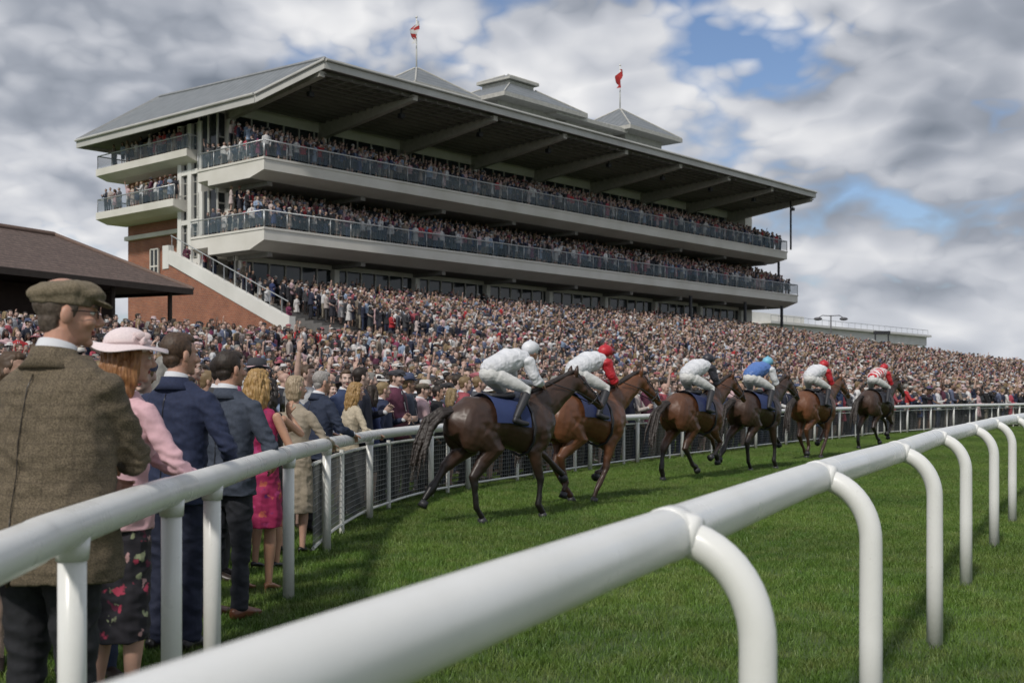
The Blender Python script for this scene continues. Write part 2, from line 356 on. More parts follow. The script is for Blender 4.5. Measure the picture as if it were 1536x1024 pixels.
# ------------------------------------------------------------------ grandstand
def grandstand():
    e=empty('grandstand',P0,TH)
    A=(-1,19.2,20.1);B=(-1,-.44,20.0);T=(1.55,-4,22);Rr=(65.5,-4,21.9);R3=(67,21,20.6);A2=(-1,21,20.1)
    G=(4,18.0,23.7);G2=(3.3,12,23.2);RR=(62,12,23.6)
    mb=MB()
    mb.poly([A2,B,T,G2,G]);mb.poly([T,Rr,RR,G2]);mb.poly([G2,RR,R3,A2,G]);mb.poly([Rr,R3,RR])
    mb.obj('roof',slate_m,e)
    rc=MB();rc.tube([T,G2,G],[.14],n=6);rc.tube([G,A2],[.12],n=6)
    for k in (0,1): rc.tube([(1.8,15-k*2.2,21.95),(1.8,14.3-k*2.2,21.95)],[.09],n=6)
    rc.obj('ridge_caps',mat('ridge_grey',(.26,.27,.28),.5),e)
    fa=MB();dz=.6
    ring=[A2,B,T,Rr,R3]
    for i in range(5):
        p=V(ring[i]);q=V(ring[(i+1)%5]);d=(q-p).normalized();o=V((d.y,-d.x,0))*.06
        fa.loft([[p+o+V((0,0,.06)),p-o+V((0,0,.06)),p-o-V((0,0,dz)),p+o-V((0,0,dz))],[q+o+V((0,0,.06)),q-o+V((0,0,.06)),q-o-V((0,0,dz)),q+o-V((0,0,dz))]])
        if i in (0,1,2): fa.tube([p+o*2.2+V((0,0,-.08)),q+o*2.2+V((0,0,-.08))],[.09],n=8,rnd=False)
    fa.obj('fascia',mat('fascia_grey',(.52,.515,.49),.6,(.42,.415,.39),.6),e)
    so=MB();D=V((0,0,-.45))
    S1=V((.8,6,20.9));S2=V((67,6,20.9));S3=V((2.5,20.9,19.8))
    so.poly([V(T)+D,V(Rr)+D,S2,S1]);so.poly([V(B)+D,V(T)+D,S1]);so.poly([V(A2)+D,V(B)+D,S1,S3]);so.poly([V(Rr)+D,V(R3)+D,S2])
    for k in range(1,14):
        y=-4+10*k/14;z=21.45-.55*k/14
        so.box((1.2,y-.06,z-.22),(65.6,y+.06,z+.02))
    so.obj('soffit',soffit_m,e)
    bm_=MB();cols=[1.6+i*7.95 for i in range(9)]
    for x in cols:
        bm_.loft([[V((x-.22,-3.7,21.3)),V((x+.22,-3.7,21.3)),V((x+.22,-3.7,20.95)),V((x-.22,-3.7,20.95))],[V((x-.22,6,20.85)),V((x+.22,6,20.85)),V((x+.22,6,19.7)),V((x-.22,6,19.7))]])
    for i in range(60):
        x=1.8+i*1.08
        bm_.box((x-.04,-3.8,21.12),(x+.04,-.5,21.2),1)
    for x in cols:
        bm_.box((x+1.2,-1.0,20.45),(x+1.6,-.7,20.75),2);bm_.box((x+1.36,-.9,20.7),(x+1.44,-.82,21.2),2)
    bm_.obj('canopy_beams',[mat('beam_cream',(.46,.44,.39),.7),soffit_m,dark],e)
    sl_=MB();us=MB()
    def slab(zb,zt,L,dep,ret):
        sl_.prism([(0,zt),(0,zt-.68),(1.5,zb),(dep,zb),(dep,zt)][::-1],0,L)
        us.box((.05,1.55,zb-.03),(L-.05,dep,zb-.004))  # thin sheet added below the slab; its dark grey paints in the shade
        for i in range(int(L/7.95)+1): us.box((1.4+i*7.95,1.5,zb-.30),(1.8+i*7.95,dep-.1,zb-.03))
        prof=[(0,zt-.003),(0,zt-.69),(1.4,zb-.004),(3.0,zb-.004),(3.0,zt-.003)]
        a=[V((p[0]+.01,dep-.3,p[1])) for p in prof];b=[V((p[0]+.01,ret,p[1])) for p in prof];sl_.loft([a,b])
        sl_.box((-.05,-.06,zt-.02),(L+.05,.14,zt+.12));sl_.box((-.055,.142,zt-.021),(.14,ret,zt+.118))
    slab(15.15,16.2,67,6,7.2);slab(10.6,11.8,69.3,6,8.0)
    for k in range(1,5):
        sl_.box((.9,.9*k+.6,16.2),(66,6,16.2+.34*k));sl_.box((.9,.9*k+.6,11.8),(68,6,11.8+.38*k))
    for zb,zt,y0,y1 in ((17.2,18.0,8.6,20.3),(14.0,14.8,10.2,20.3)):
        sl_.loft([[V((.1,y0,zt)),V((.1,y0,zt-.5)),V((1.0,y0,zb)),V((2.6,y0,zb)),V((2.6,y0,zt))],[V((.1,y1,zt)),V((.1,y1,zt-.5)),V((1.0,y1,zb)),V((2.6,y1,zb)),V((2.6,y1,zt))]])
    sl_.obj('balcony_slabs',cream,e);us.obj('slab_underside_shade',mat('underside_shade_grey',(.26,.25,.23),.8),e)
    gl=MB();rl=MB()
    def bal(p,q,z,h=1.05,step=1.75):
        p=V((*p,z));q=V((*q,z));L=(q-p).length;d=(q-p)/L;n=int(L/step);up=V((0,0,1))
        for i in range(n+1):
            c=p+d*(L*i/n);rl.tube([c,c+up*(h+.02)],[.035],n=6,rnd=False)
            if i<n:
                a=c+d*.06;b=p+d*(L*(i+1)/n)-d*.06
                gl.poly([a+up*.12,b+up*.12,b+up*(h-.08),a+up*(h-.08)])
        rl.tube([p+up*h,q+up*h],[.05],n=8,rnd=False)
    bal((.05,.02),(67,.02),16.32);bal((.05,.1),(.05,7.2),16.32)
    bal((.05,.02),(69.3,.02),11.92);bal((.05,.1),(.05,8),11.92)
    bal((67,.02),(67,6),16.32);bal((69.3,.02),(69.3,6),11.92)
    bal((.2,8.6),(.2,20.2),18.0,.95);bal((.2,10.2),(.2,20.2),14.8,.95)
    bal((.2,20.2),(2.6,20.2),18.0,.95);bal((.2,20.2),(2.6,20.2),14.8,.95);bal((.2,8.6),(2.4,8.6),18.0,.95)
    gl.obj('balustrade_glass',balg,e);rl.obj('balustrade_rail',steel,e,smooth=True)
    g=MB();f=MB()
    for z0,z1,x0,x1,y,bt in ((16.2,20.9,.8,66,6,.75),(11.8,15.15,.8,67,6,.3),(5.5,10.6,1.2,67,4.6,.35)):
        g.box((x0,y+.1,z0),(x1,y+.25,z1))
        f.box((x0,y-.02,z1-bt),(x1,y+.3,z1+.02),1)
        f.box((x0,y+.02,z0+2.3),(x1,y+.12,z0+2.4))
        n=int((x1-x0)/1.35)
        for i in range(n+1):
            x=x0+(x1-x0)*i/n;f.box((x-.045,y,z0),(x+.045,y+.14,z1-bt))
        for x in cols:
            f.box((x-.22,y-.35,z0),(x+.22,y+.11,z1-bt-.003),1)
    for z0,z1 in ((16.2,20.5),(11.8,15.1)):
        g.box((1.0,6.3,z0),(1.15,8.5,z1))
        for y in (6.3,7.3,8.4): f.box((.9,y-.06,z0),(1.14,y+.06,z1-.003),1)
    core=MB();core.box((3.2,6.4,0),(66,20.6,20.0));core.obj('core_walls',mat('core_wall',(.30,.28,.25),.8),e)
    f.box((66.2,4.5,0),(67.6,6.9,20.6),1)
    f.tube([(66.3,.6,11.8),(66.3,.6,15.2)],[.13],n=10,mi=2,rnd=False);f.tube([(65.0,-1.5,16.2),(65,-1.5,21.3)],[.10],n=10,mi=2,rnd=False)
    for x in (67.5,60,50): f.tube([(x,.9,2),(x,.9,10.7)],[.16],n=10,mi=2,rnd=False)
    wt=MB()
    for y in (8.3,9.5,10.7): wt.box((.9,y-.22,3.5),(1.5,y+.22,19.9))
    for z in (5.5,8.0,10.5,13.2,16.6): wt.box((.92,8.3,z-.16),(1.48,10.7,z+.16))
    wt.box((.85,7.9,3.5),(1.2,8.1,15.1))
    g.box((1.15,8.3,3.5),(1.3,10.7,19.9))
    for y in (8.9,10.1): f.box((1.1,y-.03,3.5),(1.2,y+.03,19.9))
    for k in range(18): f.box((1.1,8.3,4+k*.85),(1.19,10.7,4.05+k*.85))
    wt.box((1.3,8.1,0),(3.1,10.9,20))
    wt.obj('stair_tower',white_c,e)
    bw=MB();bw.box((2.5,10.95,0),(14,19.9,14.0));bw.box((2.52,10.96,14.8),(13.9,19.88,17.2));bw.obj('brick_wing',brick_m,e)
    uw=MB();uw.box((2.5,10.97,18.0),(13,19.85,20.0));uw.obj('upper_wing',mat('ochre_panel',(.40,.28,.17),.8),e)
    for z0,z1,lst in ((18.15,19.8,[(9.2,10.6),(11.4,13.2),(14.6,15.8)]),(14.9,16.9,[(11.3,12.5),(13.3,14.3),(16.5,18)]),(7.2,13.0,[(11.1,13.1)]),(9.5,12.0,[(15.6,16.6)])):
        for y0,y1 in lst:
            g.box((2.36,y0,z0),(2.44,y1,z1))
            for yy in (y0,y1,(y0+y1)/2): f.box((2.30,yy-.05,z0),(2.42,yy+.05,z1),1)
            for z in (z0,z1,(z0+z1)/2): f.box((2.31,y0,z-.05),(2.41,y1,z+.05),1)
    f.box((2.2,10.9,12.9),(2.49,19.95,13.2),1)
    g.obj('glazing',glaz,e);f.obj('frames',[frame_m,cream,dark],e)
    st=MB();st.loft([[V((-1.3,8.6,11.0)),V((-.9,8.6,11.0)),V((-.9,8.6,10.1)),V((-1.3,8.6,10.1))],[V((-1.3,-3.8,6.1)),V((-.9,-3.8,6.1)),V((-.9,-3.8,5.2)),V((-1.3,-3.8,5.2))]])
    st.box((-1.31,8.6,9.8),(-.89,9.3,11.35));st.box((-1.33,-4.2,2.0),(-.87,-3.8,6.1))
    st.obj('stair_stringer',white_c,e)
    sb=MB();sb.loft([[V((-1.25,9.28,10.0)),V((-.95,9.28,10.0)),V((-.95,9.28,0)),V((-1.25,9.28,0))],[V((-1.25,8.6,10.0)),V((-.95,8.6,10.0)),V((-.95,8.6,0)),V((-1.25,8.6,0))],[V((-1.25,-3.7,5.25)),V((-.95,-3.7,5.25)),V((-.95,-3.7,0)),V((-1.25,-3.7,0))]])
    sb.box((-.94,8.7,0),(2.6,9.2,9.9))
    sb.obj('stair_brick_wall',brick_m,e)
    sp_=MB()
    for k in range(26): sp_.box((-.9,8.6-.47*k-.47,3),(2.2,8.6-.47*k,9.9-.185*k))
    sp_.obj('stair_steps',cream,e)
    hr=MB();hr.tube([(-1.1,8.6,12.0),(-1.1,-3.8,7.0)],[.035],n=6)
    for k in range(11): y=8.5-k*1.17;z=11.95-.403*1.17*k;hr.tube([(-1.1,y,z),(-1.1,y,z-1.0)],[.025],n=5)
    hr.obj('stair_handrail',steel,e)
    tr=MB();tw=MB()
    def pyr(x,y,hw,hd,z0,z1,top=.1,mi=0,eave=.35):
        tr.loft([[V((x-hw,y-hd,z0)),V((x+hw,y-hd,z0)),V((x+hw,y+hd,z0)),V((x-hw,y+hd,z0))],[V((x-top,y-top,z1)),V((x+top,y-top,z1)),V((x+top,y+top,z1)),V((x-top,y+top,z1))]])
        tw.box((x-hw-.05,y-hd-.05,z0-eave),(x+hw+.05,y+hd+.05,z0-.003))
        for sx,sy in ((1,-1),(-1,-1),(1,1),(-1,1)): tw.tube([(x+sx*hw,y+sy*hd,z0+.03),(x+sx*top,y+sy*top,z1+.03)],[.07],n=5)
    pyr(21,8,3.6,3.6,25.2,27.5);tw.box((19,6,22),(23,10,24.85),1)
    pyr(32.6,8.5,5.5,4.5,26.2,28.0,1.7);tw.box((28,5.5,22),(37,12,25.85),1)
    tw.box((31,6.9,28.0),(34.2,10.1,28.35),1);pyr(32.6,8.5,1.9,1.9,28.6,29.3,.2,eave=.2)
    pyr(39.5,8,5.2,3.6,26.0,26.5,2.0);tw.box((35.5,5.5,22),(44,11,25.65),1)
    pyr(48.5,8,4.3,4.3,26.3,29.1);tw.box((45.5,5.2,22),(51.5,10.8,25.95),1)
    tr.obj('turret_roofs',slate_m,e);tw.obj('turret_walls',[mat('turret_trim',(.5,.49,.45),.6),frame_m],e)
    fp=MB()
    for x,y,z0,z1 in ((21,8,27.3,31.6),(48.5,8,28.9,33.4),(8,15,22.6,25.2)):
        fp.tube([(x,y,z0),(x,y,z1)],[.07,.04],n=8,rnd=False);fp.ell((x,y,z1),(.1,.1,.1))
    fp.obj('flag_poles',white_c,e,smooth=True)
    fl=MB()
    for x,y,z,h in ((21,8,31.3,1.0),(48.5,8,33.0,1.0)):
        nx,nz=10,9;o=len(fl.v)
        for i in range(nx+1):
            for j in range(nz+1):
                s=i/nx;fl.v.append(V((x-.05-s*.42+.12*math.sin(s*6+j*.4),y-.30*math.sin(s*7+j*.3),z-1.1*j/nz-s*.9+.1*math.sin(s*7))))
        for i in range(nx):
            for j in range(nz):
                a=o+i*(nz+1)+j;fl.f.append((a,a+1,a+nz+2,a+nz+1));fl.m.append(0 if (x>30 or j in(3,4,5) or i in(4,5)) else 1)
    fl.obj('flags',[mat('flag_red',(.45,.03,.03),.8),mat('flag_white',(.7,.7,.7),.8)],e,smooth=True)
grandstand()
def hut():
    c1=V((-16.5,62,0));d=V((-.434,-.9,0));p=V((-.9,.434,0))
    e=empty('betting_hall',c1,0)
    mb=MB();L=32;Z=6.9
    def q(s,t,z): return d*s+p*t+V((0,0,z))
    A,B,C,D=q(0,0,Z),q(L,0,Z),q(L,14,Z),q(0,14,Z);E=q(2.6,7,9.75);F=q(L-3,7,9.75)
    mb.poly([A,E,F,B]);mb.poly([A,D,E]);mb.poly([D,C,F,E]);mb.poly([B,F,C])
    m,nt,b=newmat('brown_tiles');b.inputs['Roughness'].default_value=.85
    s3=N(nt,'ShaderNodeSeparateXYZ');nt.links.new(N(nt,'ShaderNodeTexCoord').outputs['Object'],s3.inputs[0])
    wv=N(nt,'ShaderNodeMath',operation='MULTIPLY');wv.inputs[1].default_value=6.5;nt.links.new(s3.outputs[2],wv.inputs[0])
    fr=N(nt,'ShaderNodeMath',operation='FRACT');nt.links.new(wv.outputs[0],fr.inputs[0])
    f=noisen(nt,3,6);c=mixc(nt,ramp(nt,f,[(.3,(0,0,0)),(.7,(1,1,1))]),(.095,.064,.053),(.17,.12,.10))
    c=mixc(nt,ramp(nt,fr.outputs[0],[(0,(.9,.9,.9)),(.3,(0,0,0))]),c,(.025,.018,.016))
    f9=noisen(nt,7,2,mapscale=(1,1,.3));c=mixc(nt,ramp(nt,f9,[(.45,(0,0,0)),(.6,(.6,.6,.6))]),c,(.055,.038,.032));nt.links.new(c,b.inputs['Base Color'])
    mb.obj('tiled_roof',m,e)
    fa=MB()
    for a,b_ in ((A,B),(A,D),(D,C),(B,C)):
        dd=(b_-a).normalized();o=V((dd.y,-dd.x,0))*.05
        fa.loft([[a+o,a-o,a-o-V((0,0,.3)),a+o-V((0,0,.3))],[b_+o,b_-o,b_-o-V((0,0,.3)),b_+o-V((0,0,.3))]])
    fa.poly([A-V((0,0,.15)),B-V((0,0,.15)),C-V((0,0,.15)),D-V((0,0,.15))])
    for s in range(8):
        c=q(.8+s*4,.8,0);fa.tube([c,c+V((0,0,6.7))],[.12],n=8,rnd=False)
    fa.obj('eaves_and_posts',mat('dark_timber',(.06,.045,.035),.8),e)
    wl=MB();a=q(2,3.5,0);b_=q(L-1,3.5,0);c=q(L-1,13,0);dd=q(2,13,0)
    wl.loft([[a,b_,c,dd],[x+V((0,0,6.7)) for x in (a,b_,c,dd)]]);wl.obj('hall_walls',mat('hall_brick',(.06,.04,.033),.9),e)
    rt=MB();rt.tube([E+V((0,0,.05)),F+V((0,0,.05))],[.15],n=8);rt.tube([A,E+V((0,0,.05))],[.12],n=8);rt.tube([D,E],[.12],n=8);rt.obj('ridge_tiles',mat('ridge_tile',(.18,.12,.095),.8),e)
hut()
def pavilion():
    e=empty('white_pavilion',(35,150,0),TH)
    mb=MB();mb.box((-6,0,8.7),(42,12,10.0));mb.box((-6.4,-.6,10.0),(42.4,12.4,10.3));mb.box((-9,2,5),(7,11,11.5))
    for i in range(10): mb.box((i*5-3.15,.3,2),(i*5-2.85,.6,8.7))
    mb.obj('roof_and_posts',white_c,e)
    g=MB();g.box((-6,2.5,3),(34,11,8.65));g.obj('glazing',glaz,e)
    r=MB()
    for i in range(26): r.tube([(-6+i*1.9,-.4,10.3),(-6+i*1.9,-.4,11.0)],[.03],n=5)
    r.tube([(-6,-.4,11.0),(41.5,-.4,11.0)],[.04],n=5);r.obj('roof_railing',steel,e)
pavilion()
def lamp():
    mb=MB();x,y=37.2,140
    mb.tube([(x,y,3),(x,y,10.6)],[.12,.08],n=8)
    mb.tube([(x-1.5,y,10.3),(x-1,y,10.6),(x,y,10.55),(x+1,y,10.6),(x+1.5,y,10.3)],[.05],n=6)
    for s in (-1,1): mb.ell((x+s*1.5,y,10.2),(.5,.35,.2))
    mb.obj('street_lamp',mat('lamp_grey',(.12,.12,.13),.5),smooth=True)
    m2=MB();px,yy,h=44.2,146,9.1;m2.tube([(px,yy,3),(px,yy,h)],[.09],n=6);m2.tube([(px+1.6,yy,3),(px+1.6,yy,h)],[.09],n=6);m2.box((px-.2,yy-.1,h-.4),(px+1.8,yy+.1,h));m2.obj('scaffold_gantry',dark)
lamp()
def treeline():
    lf=MB();tk=MB();rnd=random.Random(3)
    spots=[(100+i*7+rnd.uniform(-2,2),262+i*5+rnd.uniform(-8,8),rnd.uniform(6.5,9.5)) for i in range(26)]
    spots+=[(-150-i*9,240-i*3,rnd.uniform(7,11)) for i in range(14)]
    for x,y,h in spots:
        tk.tube([(x,y,0),(x+.2,y,h*.35),(x-.2,y,h*.7)],[.35,.25,.1],n=6)
        lob=[(x+rnd.uniform(-2.6,2.6),y+rnd.uniform(-2.5,2.5),h*rnd.uniform(.4,.85),rnd.uniform(1.2,2.3)) for _ in range(11)]
        for lx,ly,lz,r in lob:
            tk.tube([(x,y,h*.35),(lx,ly,lz)],[.12,.04],n=4)
            for k in range(60):
                d=V((rnd.gauss(0,1),rnd.gauss(0,1),rnd.gauss(0,1))).normalized()*r*rnd.uniform(.6,1.05)
                c=V((lx,ly,lz))+d;a=V((rnd.gauss(0,1),rnd.gauss(0,1),rnd.gauss(0,1))).normalized()*.32;b=a.cross(d).normalized()*.26
                lf.poly([c-a,c+b,c+a,c-b])
    e=empty('tree_line');lf.obj('leaves',mat('leaf_green',(.05,.085,.025),.7,(.025,.045,.012),.3),e);tk.obj('trunks',mat('bark',(.1,.075,.05),.9),e)
treeline()
# ------------------------------------------------------------------ people
def ik(S,Wr,pole,L1,L2):
    S=V(S);Wr=V(Wr);d=Wr-S;L=d.length
    if L>(L1+L2)*.995: Wr=S+d*((L1+L2)*.995/L);d=Wr-S;L=d.length
    x=(L1*L1-L2*L2+L*L)/(2*L);h=math.sqrt(max(L1*L1-x*x,0));u=d/L;p=V(pole)-u*V(pole).dot(u);p.normalize()
    return S+u*x+p*h,Wr
def hand(mb,Wr,d,n,sd,curl=.5,s=1,nf=7):
    d=V(d).normalized();n=V(n);n=(n-d*n.dot(d)).normalized();t=d.cross(n)*sd
    mb.tube([Wr-d*.01*s,Wr+d*.03*s,Wr+d*.085*s],[(.026*s,.019*s),(.036*s,.018*s),(.04*s,.014*s)],n=10,side=t)
    for i,L in enumerate((.072,.080,.075,.058)):
        p=Wr+d*.082*s+t*(.030-.020*i)*s;pts=[p-d*.02*s,p];a=0
        for k,fr in enumerate((.45,.32,.25)):
            a+=curl*(.75 if k==0 else .9);p=p+(d*math.cos(a)+n*math.sin(a))*L*fr*s;pts.append(p)
        mb.tube(pts,[.0095*s,.0095*s,.009*s,.0082*s,.0072*s],n=nf,side=t)
    p=Wr+d*.03*s+t*.028*s;pts=[p-d*.01*s,p]
    dd=(d*.65+t*.75).normalized()
    for k in range(2):
        p=p+dd*(.038 if k==0 else .03)*s;pts.append(p);dd=(dd+n*curl*.8+d*.3).normalized()
    mb.tube(pts,[.013*s,.012*s,.0105*s,.009*s],n=nf,side=n)
def person(name,c,mats):
    H=c.get('H',1.78);s=H/1.78;fem=c.get('fem',False);hi=c.get('hi',False);vb=.009 if hi else .018;vh=.0048 if hi else .0095
    lean=c.get('lean',.03);fat=c.get('fat',1.0);parts=[]
    def Lf(p):
        p=V(p);k=min(max((p.z-.85*s)/(.25*s),0),1);k=k*k*(3-2*k)
        q=p-V((0,0,.95*s));a=lean*k;return V((q.x,q.y*math.cos(a)+q.z*math.sin(a),-q.y*math.sin(a)+q.z*math.cos(a)+.95*s))
    top=c.get('top','jacket');bot=c.get('bot','trousers')
    if not fem:
        R_=[(c.get('jh',.82),.215,.142),(.90,.205,.14),(1.0,.190,.132),(1.10,.181,.124),(1.20,.19,.128),(1.30,.205,.133),(1.38,.208,.124),(1.43,.180,.105),(1.475,.125,.085),(1.51,.078,.072)]
        shx=.190
    else:
        R_=[(.86,.185,.135),(.93,.182,.135),(1.02,.158,.115),(1.10,.142,.102),(1.18,.15,.112),(1.27,.165,.128),(1.35,.165,.112),(1.41,.150,.092),(1.455,.10,.075),(1.50,.056,.056)]
        shx=.158
    if top=='dress' or top=='coat':
        hem=c.get('hem',.55)
        R_=[(hem,.20 if top=='dress' else .215,.17),((hem+.9)/2,.20,.155)]+R_
    if top=='shirt' : R_=[(.93,.178,.12)]+R_[2:]
    tb=MB();rings=[]
    for z,rx,ry in R_:
        r=[];f=fat if z<1.3 else 1+(fat-1)*.4
        for j in range(28):
            a=2*math.pi*j/28;cc,sn=math.cos(a),math.sin(a);e=2/2.4
            cc=math.copysign(abs(cc)**e,cc);sn=math.copysign(abs(sn)**e,sn)
            x=rx*f*cc*s;y=ry*f*sn*s
            if fem and 1.2<z<1.33 and sn>0: y+=.025*s*abs(math.sin(a))
            if fat>1.05 and z<1.2 and sn>0: y*=1.12
            if (top in('dress','coat')) and z<.8: y+=.012*math.sin(a*7);x+=.010*math.cos(a*6+1)
            r.append(Lf((x,y,z*s)))
        rings.append(r)
    tb.loft(rings)
    sk=MB();slv=c.get('sleeve','long');ar=c['arms'];wr=[];cuffs=[];elb=[]
    for sd,ac in ((1,ar[0]),(-1,ar[1])):
        S=Lf((sd*shx*s,-.005,1.405*s));Wr=V(ac['w'])*s;E,Wr=ik(S,Wr,ac.get('p',(sd*.5,-.5,-.6)),.295*s,.26*s);elb.append(E)
        k=.84 if fem else 1.0
        sh=V(((S.x*.45),S.y,S.z+.012*s))
        armb=tb if slv!='none' else sk
        tb.tube([sh,S+V((-sd*.02,0,0))],[.06*s*k,.055*s*k],n=12)
        if slv=='none': tb.tube([sh+V((0,0,.005)),sh.lerp(S,.6)],[.052*s,.05*s],n=12)
        f2=(Wr-E).normalized();cu=Wr-f2*.025*s
        sc=1.0 if slv!='none' else .74
        if slv in('long','none'):
            armb.tube([S,S.lerp(E,.3),S.lerp(E,.75),E,E.lerp(cu,.35),cu],[.064*s*k*sc,.064*s*k*sc,.055*s*k*sc,.052*s*k*sc,.049*s*k*sc,.037*s*k*sc],n=14)
        else:
            tb.tube([S,S.lerp(E,.3),S.lerp(E,.7)],[.062*s*k,.06*s*k,.056*s*k],n=14)
            sk.tube([S.lerp(E,.6),E,E.lerp(cu,.35),cu],[.042*s*k,.038*s*k,.038*s*k,.027*s*k],n=12)
        if slv=='long' and not fem:
            cm_=MB();cm_.tube([cu,cu+f2*.018],[.033*s],n=12);cuffs.append(cm_)
        hm=MB();hand(hm,Wr-f2*.02*s,ac.get('d',f2),ac.get('n',(-sd,.3,0)),-sd,ac.get('c',.45),s*(1 if not fem else .9),nf=8 if hi else 5)
        parts.append((remesh(hm,.0042,1) if hi else hm.mesh('h'),'skin'));wr.append((Wr,f2))
    for cm_ in cuffs: parts.append((cm_.mesh('cf'),'shirt'))
    amp=.0085 if hi else .005
    def wrinkle(p,n):
        q=p*8;a=noise.noise(V((q.x,q.y,q.z*1.9)))+.5*noise.noise(V((p.x*20,p.y*20,p.z*34)))
        if hi:
            a+=.6*(.5-abs(noise.noise(V((p.x*9+5,p.y*9,p.z*15+p.x*6))))*3)
            for E in elb:
                dd=(p-E).length
                if dd<.16: a+=(1-dd/.16)*.8*math.sin((p.z+.3*p.x)*130+4*noise.noise(p*14))
        return p+n*a*amp
    parts.append((remesh(tb,vb,2,wrinkle),'top'))
    lb=MB();st=c.get('stance',((.10,.02),(-.10,-.03)))
    for sd,(fx,fy) in zip((1,-1),st):
        hip=V((sd*.088*s,0,.90*s));an=V((fx*s,fy*s-.02,.075*s));kn=hip.lerp(an,.50)+V((sd*.005,.025*s,0))
        if bot=='trousers':
            lb.tube([hip,hip.lerp(kn,.5),kn,kn.lerp(an,.5),an+V((0,0,.0))],[.098*s*fat,.088*s,.068*s,.062*s,.058*s],n=16)
        else:
            sk.tube([hip.lerp(kn,.4),kn+V((0,0,.06*s)),kn,kn.lerp(an,.3),kn.lerp(an,.7),an-V((0,0,.01))],[.072*s,.053*s,.047*s,.05*s,.034*s,.027*s],n=12)
        shm=MB();x,y=an.x,an.y
        if fem and bot!='trousers':
            shm.tube([(x,y-.035,.062),(x,y+.04,.05),(x,y+.11,.026),(x,y+.165,.02)],[(.026,.022),(.03,.022),(.036,.018),(.022,.012)],n=10,side=(1,0,0));shm.tube([(x,y-.045,.06),(x,y-.05,.0)],[.012,.006],n=6)
        else:
            shm.tube([(x,y-.055,.045),(x,y+.02,.055),(x,y+.12,.037),(x,y+.20,.026)],[(.036,.045),(.041,.052),(.046,.034),(.034,.022)],n=12,side=(1,0,0))
        parts.append((remesh(shm,.008,1) if hi else shm.mesh('s'),'shoe'))
    if bot=='trousers':
        lb.tube([(0,0,.80*s),(0,0,.88*s),(0,0,1.0*s)],[(.17*s,.11*s),(.178*s,.118*s),(.16*s,.105*s)],n=18,side=(1,0,0))
        parts.append((remesh(lb,vb,2,wrinkle),'bottom'))
    elif top not in('dress','coat'):
        hem=c.get('hem',.5);lb.tube([(0,0,hem*s),(0,0,.7*s),(0,0,.9*s),(0,0,1.04*s)],[(.17*s,.13*s),(.178*s,.135*s),(.18*s,.13*s),(.15*s,.105*s)],n=20,side=(1,0,0),rnd=False)
        parts.append((remesh(lb,vb,2,wrinkle),'bottom'))
    if sk.v: parts.append((remesh(sk,.01 if hi else .016,1),'skin'))
    hp=Lf((0,.012*s,1.655*s));Rm=Matrix.Rotation(c.get('turn',0),3,'Z')@Matrix.Rotation(-lean*.5-c.get('nod',0),3,'X')
    RmN=np.array(Rm);hpN=np.array(hp)
    def xm(me):
        C=getco(me);C=(C*s)@RmN.T+hpN;me.vertices.foreach_set('co',C.astype(np.float32).ravel());return me
    k=.94 if fem else 1.0
    h=MB()
    h.ell((0,-.012,.032),(.075*k,.095,.083),nu=20,nv=13);h.ell((0,.02,-.02),(.065*k,.073,.093),nu=18,nv=12);h.ell((0,.032,-.072),(.05*k,.052,.04),nu=14)
    h.ell((0,.07,-.098),(.021,.019,.016));h.tube([(0,.088,.015),(0,.102,-.012),(0,.113,-.033)],[.008,.0105,.0145],n=8);h.ell((0,.098,-.037),(.018,.012,.009))
    h.ell((0,.080,.024),(.05*k,.014,.010));h.ell((.036,.066,-.03),(.026,.026,.024));h.ell((-.036,.066,-.03),(.026,.026,.024))
    for sd in(1,-1): h.ell((sd*.079*k,-.004,-.012),(.0125,.022,.034),rot=Matrix.Rotation(sd*.35,3,'Z')@Matrix.Rotation(-.15,3,'X'))
    h.tube([(0,-.012,-.06),(0,-.022,-.12),(0,-.032,-.20)],[(.052*k,.056),(.053*k,.055),(.066*k,.062)] if not fem else [(.042,.048),(.043,.046),(.056,.052)],n=16,side=(1,0,0))
    parts.append((xm(remesh(h,vh,2)),'skin'))
    ey=MB();ep=MB();br=MB();lp=MB()
    for sd in(1,-1):
        ey.ell((sd*.031,.0765,.001),(.0145,.0105,.0075),nu=10,nv=7);ep.ell((sd*.031,.0855,.001),(.0062,.003,.0062),nu=8,nv=5)
        br.tube([(sd*.014,.094,.021),(sd*.032,.092,.026),(sd*.05,.080,.021)],[.0038,.0045,.003],n=6)
    lp.ell((0,.0855,-.060),(.023,.0095,.0045));lp.ell((0,.0845,-.068),(.019,.0095,.005))
    parts+=[(xm(ey.mesh('e')),'eye'),(xm(ep.mesh('e')),'dark'),(xm(br.mesh('e')),'hair'),(xm(lp.mesh('e')),'lip')]
    hs=c.get('hair','short');hm=MB();ht=c.get('hat')
    if hs!='bald':
        if ht=='cap': hm.ell((0,-.024,.030),(.080*k,.090,.075),nu=20,nv=12);hm.ell((0,-.050,-.030),(.061*k,.044,.048),nu=14)
        else:
            hm.ell((0,-.026,.040),(.083*k,.094,.087),nu=20,nv=12);hm.ell((0,.018,.083),(.06*k,.062,.04),nu=14)
            hm.ell((0,-.052,-.028),(.064*k,.048,.055),nu=14)
        for sd in(1,-1): hm.ell((sd*.066*k,.004,.018),(.016,.03,.045))
